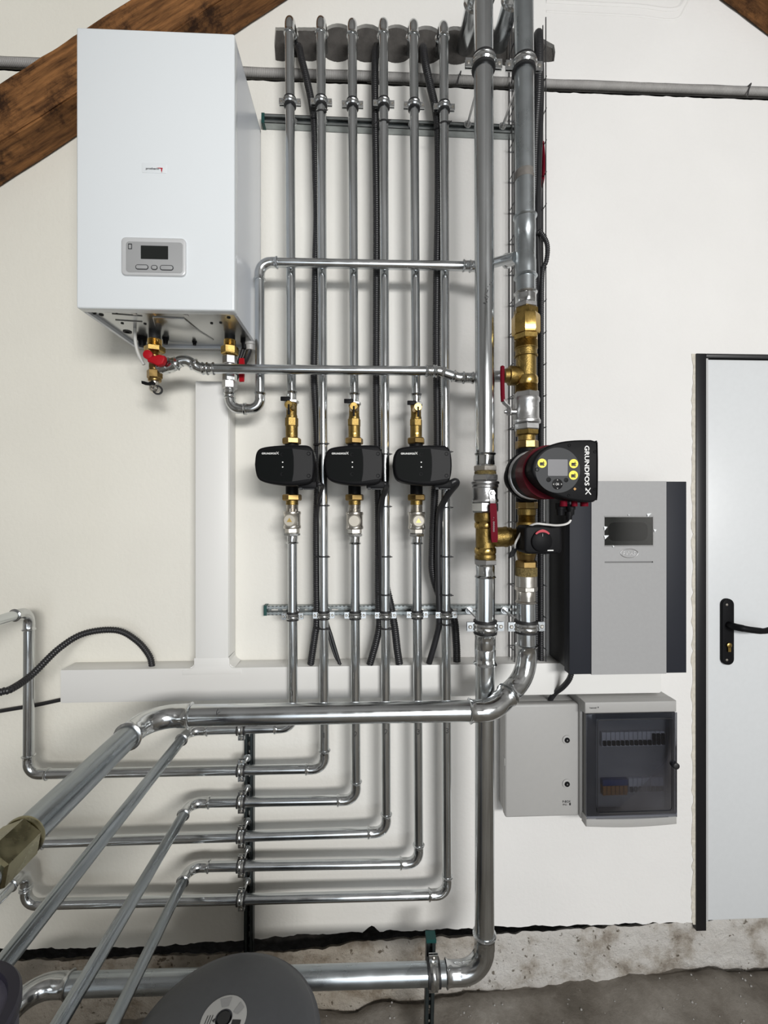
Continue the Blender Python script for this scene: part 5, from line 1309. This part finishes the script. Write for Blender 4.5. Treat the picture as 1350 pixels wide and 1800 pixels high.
a = rect(1057, 1368, 1101, 1378, OC - .03); tb = MB().box(a[0], a[1], -OC + .020, -OC + .037, a[2], a[3], .001).build('terminal_block', 'terminal_blue', cu)
b = rect(1057, 1379, 1101, 1395, OC - .03)
for k in range(6):
    w_ = (b[1] - b[0]) / 6; MB().box(b[0] + w_ * k + .001, b[0] + w_ * (k + 1) - .001, -OC + .021, -OC + .037, b[2], b[3], .0008).build('terminal', 'terminal_brown', tb)

# ================================================================== VESSELS LOW ON THE LEFT
vt = 0.62
vc = WZ(393, 1790, vt); vr = 0.192
ves = thing('expansion_vessel', 'grey domed expansion vessel on the floor with a round paper label on top', 'vessel', (vc.x, vc.y, 0))
dome = [(vt - .055 - .006, vr * .985), (vt - .055, vr)]
prof = [(0.10, .08), (0.105, vr * .8), (0.15, vr * .97), (0.20, vr * .985), (vt - .075, vr * .985), (vt - .073, vr * 1.012), (vt - .066, vr * 1.018), (vt - .060, vr * 1.012), (vt - .058, vr * .985), (vt - .050, vr * .955), (vt - .046, vr * .945)]
for k in range(1, 10):
    q = 1 - k / 9 * .9; prof.append((vt - .046 + .046 * (1 - q * q) ** .9, vr * .945 * q))
prof.append((vt, .016)); prof.append((vt - .012, .014)); prof.append((vt - .012, 0))
MB().lathe((vc.x, vc.y, 0), (0, 0, 1), prof, 64).build('shell', 'vessel_grey', ves)
lb = MB(); n = 48
rings_ = [.017, .030, .045]
for j, rr in enumerate(rings_):
    for k in range(n):
        q = rr / (vr * .945); z = vt - .046 + .046 * (1 - q * q) ** .9 + .0009
        lb.v.append(V3((vc.x + math.cos(2 * math.pi * k / n) * rr, vc.y + math.sin(2 * math.pi * k / n) * rr, z)))
for j in range(2):
    for k in range(n): lb.face((j * n + k, j * n + (k + 1) % n, (j + 1) * n + (k + 1) % n, (j + 1) * n + k))
lbo = lb.build('round_label', 'vessel_label', ves)
MB().cyl((vc.x, vc.y, vt - .004), (vc.x, vc.y, vt + .0012), .0125, 24).build('valve_cap', 'rubber', ves)
def on_top(x, y, dz=.0016):
    q = min(1, math.hypot(x, y) / (vr * .945)); return V3((vc.x + x, vc.y + y, vt - .046 + .046 * (1 - q * q) ** .9 + dz))
def patch(poly, m, nm):
    mb = MB(); mb.v += [on_top(*p) for p in poly]; mb.face(range(len(poly)), True); mb.build(nm, m, lbo)
patch([(.018, -.016), (.036, -.020), (.036, -.004), (.019, -.004)], 'print_dark', 'label_block')
patch([(.016, .010), (.027, .006), (.036, .020), (.026, .030)], 'print_grey', 'label_panel')
patch([(-.010, .020), (.004, .021), (.006, .040), (-.018, .036)], 'print_grey', 'label_panel')
for k in range(3): patch([(-.026 - k * .005, -.012), (-.0245 - k * .005, -.012), (-.022 - k * .005, .006), (-.0235 - k * .005, .006)], 'print_dark', 'label_line')
patch([(-.022, -.004), (-.017, -.008), (-.0165, .000)], 'print_dark', 'label_triangle')
for k in range(3):
    a = math.radians(30 + 120 * k); MB().cyl((vc.x + math.cos(a) * .15, vc.y + math.sin(a) * .15, .14), (vc.x + math.cos(a) * .165, vc.y + math.sin(a) * .165, -.02), .012, 12).build('leg', 'vessel_grey', ves)
tkz = 0.99; tk = WZ(-130, 1812, tkz)
tank = thing('buffer_tank', 'purplish grey round tank top with dark rim at the lower left edge', 'tank', (tk.x, tk.y, 0))
tr_ = .095
MB().lathe((tk.x, tk.y, 0), (0, 0, 1), [(-.02, tr_ * .96), (tkz - .02, tr_ * .96)], 48).build('shell', 'tank_purple', tank)
MB().lathe((tk.x, tk.y, tkz - .02), (0, 0, 1), [(0, tr_ * .97), (.002, tr_), (.014, tr_), (.018, tr_ * .97), (.018, tr_ * .84), (.0, tr_ * .82)], 56).build('rim', 'tank_rim', tank)
MB().lathe((tk.x, tk.y, tkz - .02), (0, 0, 1), [(0, tr_ * .83), (.010, tr_ * .83), (.012, 0)], 48).build('lid', 'tank_purple', tank)
